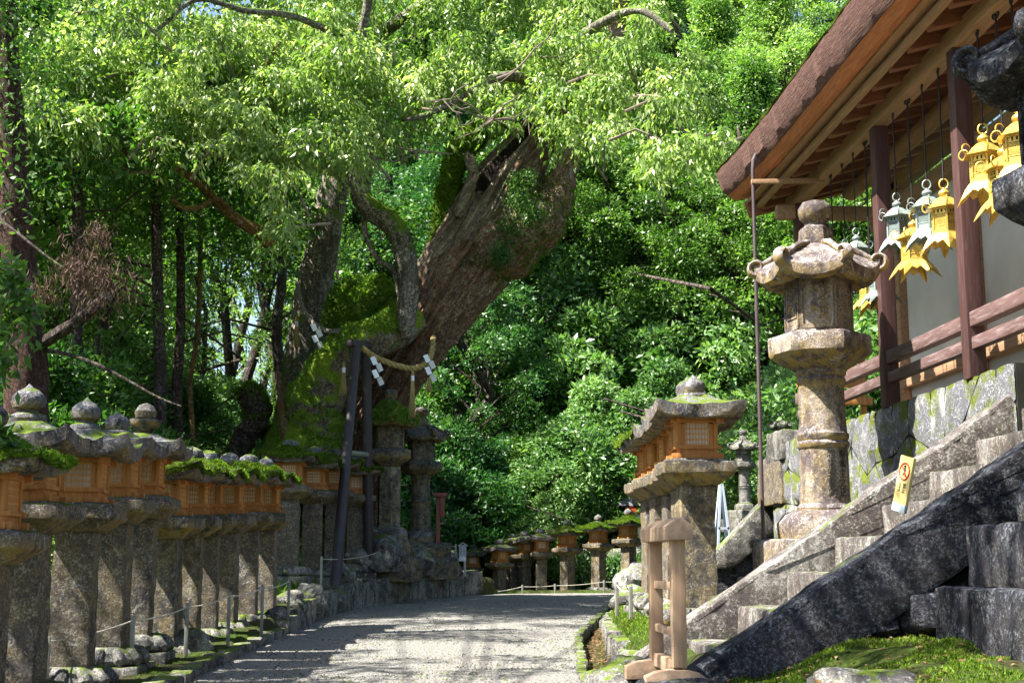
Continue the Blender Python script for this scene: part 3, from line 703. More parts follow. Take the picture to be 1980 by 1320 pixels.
stringer(9.92, .27, 1.36, .57, 4.45, 2.64, .40, 8, 'step')['label'] = 'sunlit far balustrade slab'
for k in range(8):
    x = 1.80+.355*k; z = .40+.235*(k+1)
    MB().box((x+.30-1.35, 0, z/2-.25-.0), (.60, 1.76, z-.5+.001*k)).build('step', MAT['step'], st, bevel=.022, cuts=.11, rough=(.013, 6, k*2.3), loc=(0, 0, .01))
for s_, yy in (('a', 7.76), ('b', 9.81)):
    pass
m = MB(); sl = (2.60-.57)/(4.45-1.30)
rubble(m, (1.55-1.35, 7.80-8.9, -.15), (1, 0, 0), (0, 0, 1), 2.9, 2.0, .34, .09, seed=21, trim=lambda a, b: b-.15+.6 < .57+(a+.25)*sl-.30)
m.build('side_wall', MAT['shadestone'], st, ang=60)
vs = [(.1, 7.86-8.9, -.3), (3.1, 7.86-8.9, -.3), (3.1, 7.86-8.9, 1.75), (.1, 7.86-8.9, -.25)]; m = MB()
m.add(vs+[(x, 7.95-8.9, z) for x, y, z in vs], [(0, 1, 2, 3), (7, 6, 5, 4), (3, 2, 6, 7), (0, 4, 5, 1), (1, 5, 6, 2)]); m.build('core', MAT['joint'], st)
# landing at the top
MB().box((3.6, 0, .92), (.9, 1.9, 2.2)).build('landing', MAT['step'], st, bevel=.02, cuts=.15, rough=(.01, 5, 1))
# second stair wall farther on
sw = empty('far_stair_wall', (3.7, 17.7, .6), 'shaded stone stair wall with a mossy sloping coping, left of the tall carved lantern', 'stone wall')
a = P(1392, 1055, 17.7); b = P(1550, 885, 17.7); m = MB(); o_ = Vector((3.7, 17.7, .6))
for (w, dz, th) in ((.34, 0, .30),):
    q = [a+Vector((-.25, 0, -.28)), a, b, b+Vector((.5, 0, 0)), b+Vector((.5, 0, -th)), a+Vector((.1, 0, -th))]
    n = len(q); vs = [(p-o_+Vector((0, -w/2, 0))) for p in q]+[(p-o_+Vector((0, w/2, 0))) for p in q]
    m.add(vs, [tuple(range(n)), tuple(reversed(range(n, 2*n)))]+[(i, i+n, (i+1) % n+n, (i+1) % n) for i in range(n)])
m.build('coping', MAT['kerb'], sw, bevel=.03, cuts=.13, rough=(.02, 5, 4))
m = MB(); q = [Vector((a.x-.2, 17.7, .4)), Vector((b.x+.6, 17.7, .4)), Vector((b.x+.6, 17.7, b.z-.25)), b+Vector((0, 0, -.26)), a+Vector((-.1, 0, -.26))]; n = 5
vs = [(p-o_+Vector((0, -.12, 0))) for p in q]+[(p-o_+Vector((0, .12, 0))) for p in q]
m.add(vs, [tuple(range(n)), tuple(reversed(range(n, 2*n)))]+[(i, i+n, (i+1) % n+n, (i+1) % n) for i in range(n)])
m.build('wall_slab', MAT['shadestone'], sw, bevel=.02, cuts=.16, rough=(.012, 4, 4))
# ------------------------------------------------------------------ corridor building
bd = empty('shrine_corridor', (WX, 12, 2.7), 'open sided wooden shrine corridor with thick bark roof, white plaster wall and dark railing', 'building')
Ob = Vector((WX, 12, 2.7))
def bl(*p): return tuple(Vector(p)-Ob)
PYs = [15.52, 12.62, 10.58, 8.5, 6.4, 4.3]
for y in PYs: MB().box(bl(WX, y, (2.72+5.46)/2), (.145, .145, 5.46-2.72)).build('post', MAT['post'], bd, bevel=.01)
BPY = [14.56, 12.46, 10.38, 8.3, 6.2]
for y in BPY: MB().box(bl(5.15, y, 4.1), (.16, .16, 2.75)).build('back_post', MAT['beam'], bd, bevel=.01)
MB().box(bl(5.21, 9.6, 4.0), (.10, 9.84, 2.6)).build('plaster_wall', MAT['plaster'], bd, smooth=False)
MB().box(bl(4.98, 9.6, 2.655), (1.16, 11.9, .12)).build('floor', MAT['beam'], bd, bevel=.01)
MB().box(bl(WX, 9.8, 5.545), (.15, 12.9, .17)).build('eave_beam', MAT['beam'], bd, bevel=.008)
MB().box(bl(5.14, 9.2, 5.16), (.19, 12.2, .16)).box(bl(5.135, 9.2, 5.45), (.13, 12.2, .15)).build('wall_beam', MAT['beam'], bd, bevel=.01)
MB().lathe([(.11, -6), (.11, 6)], 16).v  # no-op
m = MB(); m.tube([bl(5.02, 15.9, 5.72), bl(5.02, 3.6, 5.72)], .10, 12); m.build('purlin', MAT['beam'], bd)
for (z0, z1, w) in ((3.13, 3.25, .10), (2.95, 3.05, .085)):
    MB().box(bl(WX, 9.7, (z0+z1)/2), (w, 12.3 if z0 > 3 else 12.2, z1-z0)).build('rail', MAT['rail'], bd, bevel=.012)
MB().box(bl(5.09, 9.2, 3.22), (.06, 11.0, .14)).build('wall_rail', MAT['beam'], bd, bevel=.01)
# rafters
def rz_(x): return 5.63+(x-4.29)*.27
for k in range(26):
    y = 15.95-.47*k
    a_ = Vector((3.94, y, rz_(3.94)+.06)); b_ = Vector((5.9, y, rz_(5.9)+.06))
    m = MB(); m.bar(a_-Ob+Vector((0, 0, -.012)), b_-Ob+Vector((0, 0, -.012)), .10, .14); m.build('rafter', MAT['rafter'], bd, bevel=.006)
m = MB()
def slab(m, x0, x1, f0, f1, y0, y1):
    vs = []
    for y in (y0, y1): vs += [bl(x0, y, f0(x0)), bl(x1, y, f0(x1)), bl(x1, y, f1(x1)), bl(x0, y, f1(x0))]
    m.add(vs, [(3, 2, 1, 0), (4, 5, 6, 7), (0, 1, 5, 4), (1, 2, 6, 5), (2, 3, 7, 6), (3, 0, 4, 7)])
slab(m, 3.78, 6.0, lambda x: rz_(x)+.119, lambda x: rz_(x)+.15, 3.2, 16.2); m.build('deck_boards', MAT['beam'], bd)
MB().box(bl(3.925, 9.7, rz_(3.83)+.075), (.06, 13.0, .07)).build('eave_board', MAT['beam'], bd, bevel=.006)
# bark roof: cut soffit, thick face, top
NY = 120; yy = np.linspace(3.0, 16.35, NY)
def roofstrip(name, cs, mat, wob=.012, par=bd):
    m = MB(); Rg = []
    for i, y in enumerate(yy):
        lift = .10*max(0, (y-13.5)/2.85)**2
        Rg.append([Vector(bl(x+wob*mnoise.noise(Vector((y*3, x*4, j))), y+(ey if i == NY-1 else 0), z+lift+wob*1.2*mnoise.noise(Vector((y*2.1, j*3.1, 5))))) for j, (x, z, ey) in enumerate(cs)])
    m.rings(Rg, close=True, caps=True); return m.build(name, mat, par, ang=30)
roofstrip('eave_soffit', [(3.90, 5.655, 0), (3.71, 5.625, 0), (3.62, 5.69, .04), (3.88, 5.80, .04)], MAT['eave'], .004)
roofstrip('eave_face', [(3.615, 5.688, .03), (3.56, 5.76, .08), (3.52, 6.02, .24), (3.60, 6.05, .26), (3.80, 5.82, .1)], MAT['eaveface'], .014)
roofstrip('bark_roof', [(3.72, 5.90, .1), (3.585, 6.056, .24), (3.9, 6.17, .24), (4.8, 6.65, .24), (6.4, 7.9, .24), (6.4, 7.4, .1), (4.6, 6.15, .1)], MAT['eaveface'], .01)
mr = roofstrip('roof_moss', [(3.52, 6.03, .2), (3.51, 6.05, .25), (3.60, 6.085, .27), (3.95, 6.21, .27), (3.9, 6.17, .2)], MAT['mossy'], .02)
tufts('moss_tuft', mr.data, mr, 7000, .035, MAT['moss'], seed=3, zmin=-.2)
# gable end trim far end
m = MB(); m.bar(bl(3.8, 16.1, rz_(3.8)+.05), bl(6.0, 16.1, rz_(6.0)+.05), .12, .2); m.build('end_rafter', MAT['rafter'], bd, bevel=.008)
m = MB(); m.bar(bl(4.0, 15.52, 5.36), bl(5.3, 15.52, 5.36), .12, .16); m.build('tie_beam', MAT['beam'], bd, bevel=.008)
# orange wooden rack beyond the wall end
rk = empty('wooden_rack', (5.0, 16.8, 2.6), 'orange unpainted plank rack seen through the railing beyond the plaster wall', 'rack')
for z in (3.98, 3.50, 3.28): MB().box((0, 0, z-2.6), (.95, .05, .09)).build('plank', MAT['hinoki'], rk, bevel=.005)
for x in (-.38, .38): MB().box((x, .06, .7), (.07, .06, 1.5)).build('leg', MAT['hinoki'], rk, bevel=.005)
MB().box((0, .3, -.3), (1.6, 1.2, .6)).build('stone_foot', MAT['kasuga'], rk, bevel=.03, cuts=.2, rough=(.02, 4, 1))
# ------------------------------------------------------------------ hanging lanterns
def hang_master(mat, key):
    if key in KAS: return KAS[key]
    parts = {}
    def bld(nm, mb, **kw):
        o = mb.build(nm, mat, **kw); parts[nm] = o.data; bpy.data.objects.remove(o)
    n = 6; A = pi/6
    m = MB(); m.poly([(.128, -.055), (.12, -.05), (.092, -.02), (.05, .015), (.03, .025)], 6, 4, A)
    m.poly([(.120, -.062), (.132, -.060), (.132, -.052), (.12, -.05)], 6, 2, A)
    for k in range(6):
        a = A+k*pi/3; d = Vector((cos(a), sin(a), 0)); pts = []
        for i in range(9):
            t = i/8; an = -pi/2+t*pi*1.35; pts.append(d*(.128+.03*cos(an)+.0)+Vector((0, 0, -.026+.032*sin(an))))
        m.tube(pts, [.0055-.003*i/8 for i in range(9)], 6)
    bld('roof', m)
    m = MB(); m.lathe([(.02, .02), (.034, .035), (.038, .05), (.03, .066), (.012, .075), (.01, .085)], 14)
    m.tube([(.028*cos(b), 0, .112+.034*sin(b)) for b in np.linspace(-pi*.5, pi*1.5, 15)], .0055, 6); bld('finial_ring', m)
    m = MB(); r = .088; z0, z1 = -.22, -.062
    for k in range(6):
        a = A+k*pi/3; m.box((r*cos(a), r*sin(a), (z0+z1)/2), (.011, .011, z1-z0), rz=a)
    for z, h, rr in ((z0+.006, .014, .094), (z0+.045, .008, .091), (z1-.034, .007, .091), (z1-.004, .01, .1)):
        m.poly([(rr-.008, z-h/2), (rr, z-h/2), (rr, z+h/2), (rr-.008, z+h/2)], 6, 1, A)
    for k in range(6):                       # transom plates
        a = A+(k+.5)*pi/3; R3 = Matrix.Rotation(a, 3, 'Z'); d = r*cos(pi/6)
        m.box(R3 @ Vector((d-.002, 0, z0+.026)), (.003, .082, .034), rot=R3)
        for q in (-.026, 0, .026): m.box(R3 @ Vector((d-.001, q, z1-.018)), (.003, .015, .024), rot=R3)
    bld('frame', m)
    m = MB()                                  # pierced panels as crossing lattice
    for k in range(6):
        a = A+(k+.5)*pi/3; R3 = Matrix.Rotation(a, 3, 'Z'); d = r*cos(pi/6)-.004; W = .074; zz0 = z0+.05; zz1 = z1-.036; Hh = zz1-zz0
        c = Vector((d, 0, (zz0+zz1)/2)); st_ = .0125
        for s in (-1, 1):
            i = -8
            while i < 9:
                o0 = i*st_; pts = []
                for y in np.linspace(-W/2, W/2, 12):
                    z = o0+s*y
                    if abs(z) <= Hh/2: pts.append((y, z))
                if len(pts) >= 2: m.bar(R3 @ (c+Vector((0, pts[0][0], pts[0][1]))), R3 @ (c+Vector((0, pts[-1][0], pts[-1][1]))), .0042, .004)
                i += 1
        if k % 2 == 0:
            m.lathe([(.0, 0), (.0, 0)], 3)
            for b in range(5):
                an = b*2*pi/5; m.tube([R3 @ (c+Vector((.003, .011*cos(an)+.007*cos(t), .011*sin(an)+.007*sin(t)))) for t in np.linspace(0, 2*pi, 8)], .0022, 4)
            m.tube([R3 @ (c+Vector((.003, .023*cos(t), .023*sin(t)))) for t in np.linspace(0, 2*pi, 18)], .0022, 4)
    bld('panels', m, smooth=False)
    m = MB(); m.poly([(.07, -.226), (.098, -.224), (.098, -.218), (.07, -.217)], 6, 1, A)   # flaring petalled skirt
    for k in range(6):
        a0_ = A+k*pi/3; a1_ = A+(k+1)*pi/3; am = (a0_+a1_)/2
        def pt(f, r_, z): an = a0_*(1-f)+a1_*f; q = r_*(cos(pi/6)/cos((f-.5)*pi/3)); return Vector((q*cos(an), q*sin(an), z))
        cols = []
        for f in np.linspace(0, 1, 9):
            lob = abs(f-.5)*2; L = .055+.05*(lob**2.2)+.014*cos(f*4*pi)
            cols.append([pt(f, .096+L*t*.75, -.222-L*t*(.55+.5*t)) for t in np.linspace(0, 1, 5)])
        for th in (0, .0035):
            vs = [v+Vector((0, 0, -th)) for c_ in cols for v in c_]
            fs = [(i*5+j, i*5+j+1, (i+1)*5+j+1, (i+1)*5+j) for i in range(8) for j in range(4)]
            if th: fs = [tuple(reversed(f)) for f in fs]
            m.add(vs, fs)
    bld('skirt', m, ang=60)
    KAS[key] = parts; return parts
rod_me = MB().tube([(0, 0, 0), (0, 0, 1)], .0065, 6).build('rod', MAT['iron']); rm = rod_me.data; bpy.data.objects.remove(rod_me)
hk = MB().tube([(.0, .03*cos(t), .02*sin(t)-.01) for t in np.linspace(0, 2*pi, 12)], .007, 6).build('hook', MAT['iron']); hm = hk.data; bpy.data.objects.remove(hk)
HL = [  # hook px,py ; body top py(ring), gold?, scale, label
 (1606, 341, 470, 0, 1.15, 'pale green hanging bronze lantern peeping left above the scrolled stone roof'),
 (1628, 320, 462, 0, 1.1, 'pale green hanging bronze lantern just behind the scrolled stone roof'),
 (1649, 299, 440, 0, 1.15, 'pale hanging bronze lantern whose curls show over the right scroll of the stone roof'),
 (1672, 276, 492, 1, 1.2, 'golden hanging lantern half hidden behind the stone firebox'),
 (1690, 262, 480, 0, 1.15, 'pale green hanging lantern right of the stone firebox with its skirt showing'),
 (1726, 220, 372, 0, 1.18, 'pale grey green hanging bronze lantern beside the second post, left of the golden ones'),
 (1754, 193, 408, 1, 1.25, 'lowest golden hanging lantern below the pale one'),
 (1782, 163, 347, 0, 1.25, 'pale grey green hanging lantern between two golden ones'),
 (1813, 131, 345, 1, 1.3, 'golden hanging lantern with honeycomb panels just left of the tall post'),
 (1889, 55, 238, 1, 1.3, 'golden hanging lantern right of the tall post, its ring fully seen'),
 (1924, 15, 262, 1, 1.32, 'golden hanging lantern with a flower crest panel, under the shaded stone roof'),
 (1954, -18, 195, 1, 1.35, 'rightmost golden hanging lantern, higher than its neighbour and cut by the shaded stone lantern'),
]
for (hx, hy, by, gold, s, lb) in HL:
    p = PX(hx, hy, WX); y = p.y; q = P(hx, by, y)
    zt = q.z; t = empty('hanging_lantern', (WX, y, zt-.15*s), lb, 'hanging lantern', 'metal lanterns hanging from the corridor eaves', rz=random.uniform(-.3, .3), sc=s)
    for nm, me_ in hang_master(MAT['gold'] if gold else MAT['patina'], 'g' if gold else 'p').items(): child(nm, me_, t)
    L = (5.46-zt+.01)/s; child('rod', rm, t, (0, 0, .14), sc=(1, 1, L)); child('hook', hm, t, (0, 0, .14+L))
# ------------------------------------------------------------------ wooden rack, pole, signs
r_ = empty('wooden_stand', (1.33, 7.9, .60), 'unpainted wooden stand with two rungs and gabled top beam at the stair foot', 'wooden stand')
for y in (-.38, .38): MB().box((0, y, .47), (.075, .085, .70)).build('upright', MAT['rack'], r_, bevel=.006)
m = MB(); w = .068
pr = [(-w, 0), (w, 0), (w, .075), (0, .125), (-w, .075)]
vs = [(x, -.50, z+.80) for x, z in pr]+[(x, .50, z+.80) for x, z in pr]
m.add(vs, [(0, 1, 2, 3, 4), (9, 8, 7, 6, 5)]+[(i, i+5, (i+1) % 5+5, (i+1) % 5) for i in range(5)]); m.build('top_beam', MAT['rackx'], r_, bevel=.005)
for z in (.30, .55): MB().box((0, 0, z), (.03, .68, .045)).build('rung', MAT['rackx'], r_, bevel=.005)
MB().box((0, 0, .115), (.05, .68, .075)).build('ground_beam', MAT['rackx'], r_, bevel=.005)
for y in (-.38, .38):
    m = MB(); pr = [(-.19, 0), (.16, 0), (.16, .05), (.10, .095), (.03, .11), (-.06, .11), (-.13, .10), (-.19, .075)]; n = len(pr)
    vs = [(x, y-.045, z) for x, z in pr]+[(x, y+.045, z) for x, z in pr]
    m.add(vs, [tuple(range(n)), tuple(reversed(range(n, 2*n)))]+[(i, i+n, (i+1) % n+n, (i+1) % n) for i in range(n)]); m.build('foot', MAT['rackx'], r_, bevel=.006)
pl = empty('metal_pole', (3.49, 14.5, .7), 'thin dark metal pole rising past the end of the bark roof, hooked at the top', 'pole')
p0 = P(1478, 1048, 14.5)-Vector((3.49, 14.5, .7)); p1 = P(1461, 330, 14.5)-Vector((3.49, 14.5, .7))
m = MB(); m.tube([(0, 0, .6), (0, 0, 3), (0, 0, p1.z), (.01, .0, p1.z+.12), (.05, .05, p1.z+.2), (.14, .1, p1.z+.23)], .021, 10); m.build('shaft', MAT['pole'], pl)
MB().bar((-.02, 0, p1.z-.13), (.80, .0, p1.z-.10), .05, .05).build('bracket', MAT['beam'], pl, bevel=.004)
m = MB(); m.lathe([(.12, -.2), (.12, .74), (.15, .75), (.15, .80), (.10, .83)], 16); m.build('stone_foot', MAT['kasuga_lit'], pl, rough=(.01, 6, 1))
# yellow sign board
sg = empty('notice_board', tuple(P(1739, 986, 8.12)), 'leaning yellow notice board with a red prohibition ring and a walking figure, on the stairs', 'sign', rz=radians(-62))
sg.rotation_euler = (radians(-6), radians(13), radians(-76))
MB().box((0, 0, .16), (.135, .02, .33)).build('board', MAT['signy'], sg, bevel=.003)
MB().box((0, -.002, .015), (.137, .022, .05)).build('foot', MAT['signg'], sg, bevel=.003)
m = MB(); m.tube([(.05*cos(t), -.012, .235+.05*sin(t)) for t in np.linspace(0, 2*pi, 30)], .0048, 6)
m.bar((-.035, -.013, .27), (.035, -.013, .20), .004, .006); m.build('ring', MAT['red'], sg)
m = MB(); m.lathe([(.0, -.008), (.008, -.004), (.008, .004), (0, .008)], 10, c=(.0, -.0125, .266)); m.bar((0, -.0125, .258), (0, -.0125, .232), .003, .012)
m.bar((0, -.0125, .234), (.014, -.0125, .205), .003, .006); m.bar((0, -.0125, .234), (-.012, -.0125, .205), .003, .006); m.bar((0, -.0125, .254), (.014, -.0125, .238), .003, .004); m.build('figure', MAT['ink'], sg)
def text(body, size, mat, par, loc, rot, ext=.0008):
    cu = bpy.data.curves.new('t', 'FONT'); cu.body = body; cu.size = size; cu.extrude = ext; cu.align_x = 'CENTER'; cu.align_y = 'TOP'; cu.space_line = .8
    to = bpy.data.objects.new('t', cu); COL.objects.link(to); bpy.context.view_layer.update()
    me = bpy.data.meshes.new_from_object(to); bpy.data.objects.remove(to); me.materials.clear(); me.materials.append(mat)
    o = bpy.data.objects.new('writing', me); COL.objects.link(o); parent(o, par); o.location = loc; o.rotation_euler = rot; return o
text('禁\n止', .034, MAT['ink'], sg, (.022, -.0115, .165), (pi/2, 0, 0)); text('立\n入', .034, MAT['ink'], sg, (-.024, -.0115, .165), (pi/2, 0, 0))
# signs beyond the kerb wall
s2 = empty('wooden_signpost', tuple(P(846, 1116, 28.9)), 'slim red brown wooden post with a small lamp box, in front of the dark trees', 'signpost')
m = MB(); hpx = P(846, 958, 28.9).z-P(846, 1116, 28.9).z
m.box((0, 0, hpx/2), (.085, .085, hpx)); m.build('post', MAT['redbrown'], s2, bevel=.008)
MB().box((.09, -.02, hpx-.24), (.10, .12, .42)).build('lamp_box', MAT['redbrown'], s2, bevel=.008)
MB().box((.04, 0, hpx+.02), (.30, .22, .08)).build('cap', MAT['redbrown'], s2, bevel=.01)
s3 = empty('small_sign', tuple(P(896, 1112, 29.6)), 'small gabled white notice with a column of writing, on the end of the kerb wall', 'sign')
MB().box((.03, 0, .3), (.05, .05, .62)).build('post', MAT['cord'], s3, bevel=.004)
MB().box((-.02, -.04, .47), (.15, .03, .34)).build('board', MAT['white'], s3, bevel=.003)
m = MB(); m.box((-.065, -.04, .66), (.13, .09, .02), rot=Matrix.Rotation(-.6, 3, 'Y')); m.box((.03, -.04, .66), (.13, .09, .02), rot=Matrix.Rotation(.6, 3, 'Y')); m.build('gable', MAT['cord'], s3)
text('参拝\n順路\n御案\n内所', .075, MAT['ink'], s3, (-.02, -.057, .635), (pi/2, 0, 0))
# support poles under the trunk
sp = empty('trunk_support', tuple(P(680, 1140, 24.5)), 'pair of dark brown poles propping the leaning camphor trunk', 'prop'); o_ = sp.location.copy()
a1, b1 = P(646, 1148, 23.3), P(689, 668, 25.4); a2, b2 = P(714, 1124, 26.3), P(708, 672, 25.9)
for a_, b_ in ((a1, b1), (a2, b2)):
    m = MB(); m.tube([a_-o_-Vector((0, 0, .1)), a_.lerp(b_, .5)-o_, b_-o_], [.095, .092, .09], 14); m.build('pole', MAT['support'], sp)
    m = MB(); m.lathe([(.2, -.12), (.2, .02), (.13, .06)], 14, c=a_-o_); m.build('footing', MAT['kerb'], sp, rough=(.03, 5, 1))
m = MB(); m.tube([a1.lerp(b1, .54)-o_, a2.lerp(b2, .54)-o_], .05, 8); m.build('crossbar', MAT['alu'], sp)
m = MB(); m.bar(b1-o_+Vector((-.12, -.1, .03)), b2-o_+Vector((.12, .1, .05)), .2, .12); m.build('saddle', MAT['support'], sp, bevel=.02)
# fences of thin posts and cord
def fence(name, posts, label, ht=None, w=.038, cords=True):
    base = posts[0][0]; f = empty(name, tuple(base), label, 'rope fence'); tops = []
    for b_, h in posts:
        MB().box((b_-base)+Vector((0, 0, h/2-.05)), (w, w, h+.1), rz=.1).build('post', MAT['alu'], f, bevel=.004); tops.append(b_-base+Vector((0, 0, h-.04)))
    m = MB()
    for a_, b_ in zip(tops, tops[1:]):
        m.tube([a_.lerp(b_, t)-Vector((0, 0, .22*(t-t*t)*(b_-a_).length*.35)) for t in np.linspace(0, 1, 9)], .0065, 6)
    if cords: m.build('cord', MAT['cord'], f)
    return f
def fp(px, pyt, pyb, Y): 
    b_ = P(px, pyb, Y); return (b_, P(px, pyt, Y).z-b_.z)
fence('rope_fence', [fp(-60, 1285, 1400, 9.9), fp(87, 1230, 1345, 11.3), fp(252, 1190, 1322, 12.6), fp(358, 1165, 1287, 14.0), fp(440, 1144, 1256, 15.3), fp(505, 1129, 1232, 16.9), fp(557, 1117, 1206, 18.6)], 'line of thin grey posts and sagging cord in front of the left lantern row')
fence('rope_fence', [fp(620, 1075, 1155, 22.6), fp(757, 1052, 1122, 27.2), fp(881, 1051, 1114, 29.6)], 'thin grey posts and cord on top of the kerb wall near the tall lantern pair')
fence('rope_fence', [fp(958, 1140, 1153, 31.0), fp(1010, 1130, 1150, 31.1), fp(1073, 1128, 1150, 31.2), fp(1168, 1121, 1148, 31.3), fp(1222, 1118, 1147, 31.4)], 'low cord fence in front of the far row of small lanterns')
fence('rope_fence', [fp(1213, 1112, 1180, 19.5), fp(1194, 1124, 1243, 16.7), fp(1221, 1133, 1262, 14.6)], 'short grey posts and cord on the mossy bank right of the path')
# blue A-frame
af = empty('folding_trestle', tuple(P(1400, 1028, 18.4)), 'pale blue folding A shaped trestle behind the right hand stone lantern', 'trestle')
m = MB(); h = P(1400, 935, 18.4).z-P(1400, 1028, 18.4).z
m.bar((-.09, 0, -.3), (-.03, 0, h), .03, .03); m.bar((.10, 0, -.3), (-.01, 0, h), .03, .03); m.bar((-.09, .3, -.3), (-.03, .05, h), .03, .03); m.bar((.10, .3, -.3), (-.01, .05, h), .03, .03); m.build('frame', MAT['blue'], af)
MB().bar((-.08, 0, .05), (.07, 0, .05), .03, .03).build('brace', MAT['blue'], af)
# vermilion building fragment far right of the turn
vb = empty('vermilion_shed', tuple(P(1262, 1075, 33.5)), 'small vermilion and white shrine building peeping between the right hand lanterns', 'building')
MB().box((0, .8, .5), (1.0, 1.4, 1.2)).build('wall', MAT['white'], vb)
for x in (-.5, .0, .5): MB().box((x, .05, .55), (.09, .09, 1.35)).build('post', MAT['vermil'], vb, bevel=.006)
MB().box((0, .04, 1.12), (1.3, .08, .12)).box((0, .04, .75), (1.06, .06, .07)).build('beam', MAT['vermil'], vb)
m = MB(); m.poly([(1.15, 1.22), (1.1, 1.3), (.35, 1.75), (.1, 1.78)], 4, 3, pi/4, c=(0, .8, 0)); m.build('roof', MAT['cap'], vb)
# ------------------------------------------------------------------ rocks
boulder('boulder', (2.0, 6.35, .66), (.33, .24, .15), 'pale jagged rock in the grass below the shaded balustrade', 'rock', 'kasuga_lit', 3)
boulder('boulder', (1.62, 7.35, .42), (.3, .2, .16), 'dark low rock below the foot of the near balustrade', 'rock', 'shadestone', 4)
boulder('boulder', (1.22, 8.55, .50), (.3, .3, .2), 'mossy stone under the far foot of the wooden stand', 'rock', 'kerb', 5)
boulder('boulder', (1.30, 7.45, .48), (.32, .3, .19), 'dark stone under the near foot of the wooden stand', 'rock', 'shadestone', 6)
i = 0
for (px, py, Y, r, lb) in [(700, 1075, 26.5, .42, 'mossy boulder at the foot of the dark support poles'), (745, 1070, 26.6, .5, 'lichened boulder under the moss roofed tall lantern'), (800, 1080, 28.5, .55, 'grey boulder between the two tall lanterns'), (850, 1085, 29.8, .45, 'grey block of stone behind the red brown signpost'),
        (560, 1175, 19.9, .25, 'mossy boulder after the end of the left lantern row'), (600, 1145, 21.4, .28, 'moss covered boulder below the leaning dark pole'), (655, 1105, 24.6, .3, 'pale lichened boulder behind the leaning dark pole'), (535, 1200, 18.6, .2, 'low rock at the foot of the last front row lantern'),
        (370, 1240, 14.8, .28, 'block shaped rock beside a fence post in the left row'), (1222, 1150, 18.8, .28, 'sunlit pale rock on the mossy bank right of the path'), (1236, 1120, 21, .4, 'rounded pale rock farther up the right bank')]:
    p = P(px, py, Y); boulder('boulder', (p.x, p.y, max(p.z-.1, Hs(p.x, p.y)-.05)), (r, r*.85, r*.8), lb, 'rock', 'kerb', 10+i, rz=i); i += 1
# retaining wall with vines behind the far row
fw = empty('far_wall', (4.2, 33.4, .5), 'mossy rubble wall with climbing plants behind the far row of lanterns', 'stone wall')
m = MB(); rubble(m, (-1.2, 0, 0), (1, 0, 0), (0, 0, 1), 4.4, 1.15, .4, .1, seed=31); m.build('stonework', MAT['kerb'], fw, ang=60)
MB().box((1.0, .3, .5), (4.4, .56, 1.1)).build('core', MAT['joint'], fw)
# ------------------------------------------------------------------ trees
def crown_mesh(name, clumps, per, L, seed, spread=.16, up=.5, droop=.15, hang=.0, wr=.42):
    rng = np.random.default_rng(seed); out = []
    for (c, r) in clumps:
        n = int(per*(r[0]*r[1]+.3*r[2])*.75); d = rdir(n, rng); d[:, 2] = np.where((d[:, 2] < -.3) & (rng.random(n) < .6), -d[:, 2], d[:, 2])
        rad = (1-np.abs(rng.normal(size=n))*spread*1.6); lump = 1+.22*np.sin(d[:, 0]*5+c[0]*3)*np.sin(d[:, 1]*5+c[1])*np.cos(d[:, 2]*4+c[2])
        pos = np.array(c)+d*np.array(r)*(rad*lump)[:, None]
        ld = d+rng.normal(size=(n, 3))*.75; ld[:, 2] -= hang; nn = d*.7+rng.normal(size=(n, 3))*.55; nn[:, 2] += up
        LL = L*(.6+.8*rng.random(n)); out.append(leaf_quads(pos, ld, unit(nn), LL, LL*wr, droop))
    return quads_mesh(name, np.concatenate(out))
def tree_variant(seed, Ht, R, nclump, per, L, low=.28, cr=(.75, 1.3), leafmat='leaf_a', flat=.7, barkm='bark_dark', trunk_r=.25):
    rnd = random.Random(seed); clumps = []; m = MB()
    bend = [Vector((rnd.uniform(-.4, .4)*k, rnd.uniform(-.4, .4)*k, Ht*.9*k/6)) for k in range(7)]
    m.tube(bend, [trunk_r*(1.25 if k == 0 else 1)*(1-.13*k) for k in range(7)], 9, ns=.18, seed=seed)
    for i in range(nclump):
        t = low+(1-low)*((i+rnd.random())/nclump); a = i*2.4+rnd.uniform(-.5, .5)
        prof = sin(min(1, (t-low)/(1-low)*1.15+.12)*pi)**.6; rr = R*prof*sqrt(rnd.uniform(.25, 1))
        c = Vector((cos(a)*rr, sin(a)*rr, Ht*t)); s = rnd.uniform(*cr); clumps.append((tuple(c), (s, s, s*flat)))
        if i % 2 == 0:
            k = max(0, min(5.9, t*6-1.0)); b = bend[int(k)].lerp(bend[int(k)+1], k-int(k))
            mid = b.lerp(c, .5)+Vector((0, 0, rnd.uniform(-.3, .2))); m.tube([b, mid, c], [trunk_r*.32*(1-t*.6), trunk_r*.2*(1-t*.5), .015], 5, ns=.1)
    cm = crown_mesh('crown', clumps, per, L, seed, up=.5); cm.materials.append(MAT[leafmat])
    tm = m.build('trunk', MAT[barkm]); tme = tm.data; bpy.data.objects.remove(tm)
    return tme, cm
VAR = [tree_variant(1, 13, 3.6, 120, 800, .14, cr=(.35, 1.0), leafmat='leaf_a'), tree_variant(2, 15, 4.0, 135, 760, .145, cr=(.35, 1.05), leafmat='leaf_b', low=.3),
       tree_variant(3, 12, 3.4, 110, 800, .14, cr=(.35, .95), leafmat='leaf_b', low=.25, flat=.6), tree_variant(4, 14, 3.8, 95, 620, .15, cr=(.4, 1.0), leafmat='leaf_d', low=.2, trunk_r=.3),
       tree_variant(12, 17, 2.9, 40, 420, .16, leafmat='leaf_b', low=.60, trunk_r=.24), tree_variant(13, 13, 2.4, 46, 330, .15, leafmat='leaf_b', low=.16, cr=(.5, .9), flat=.5, trunk_r=.2)]
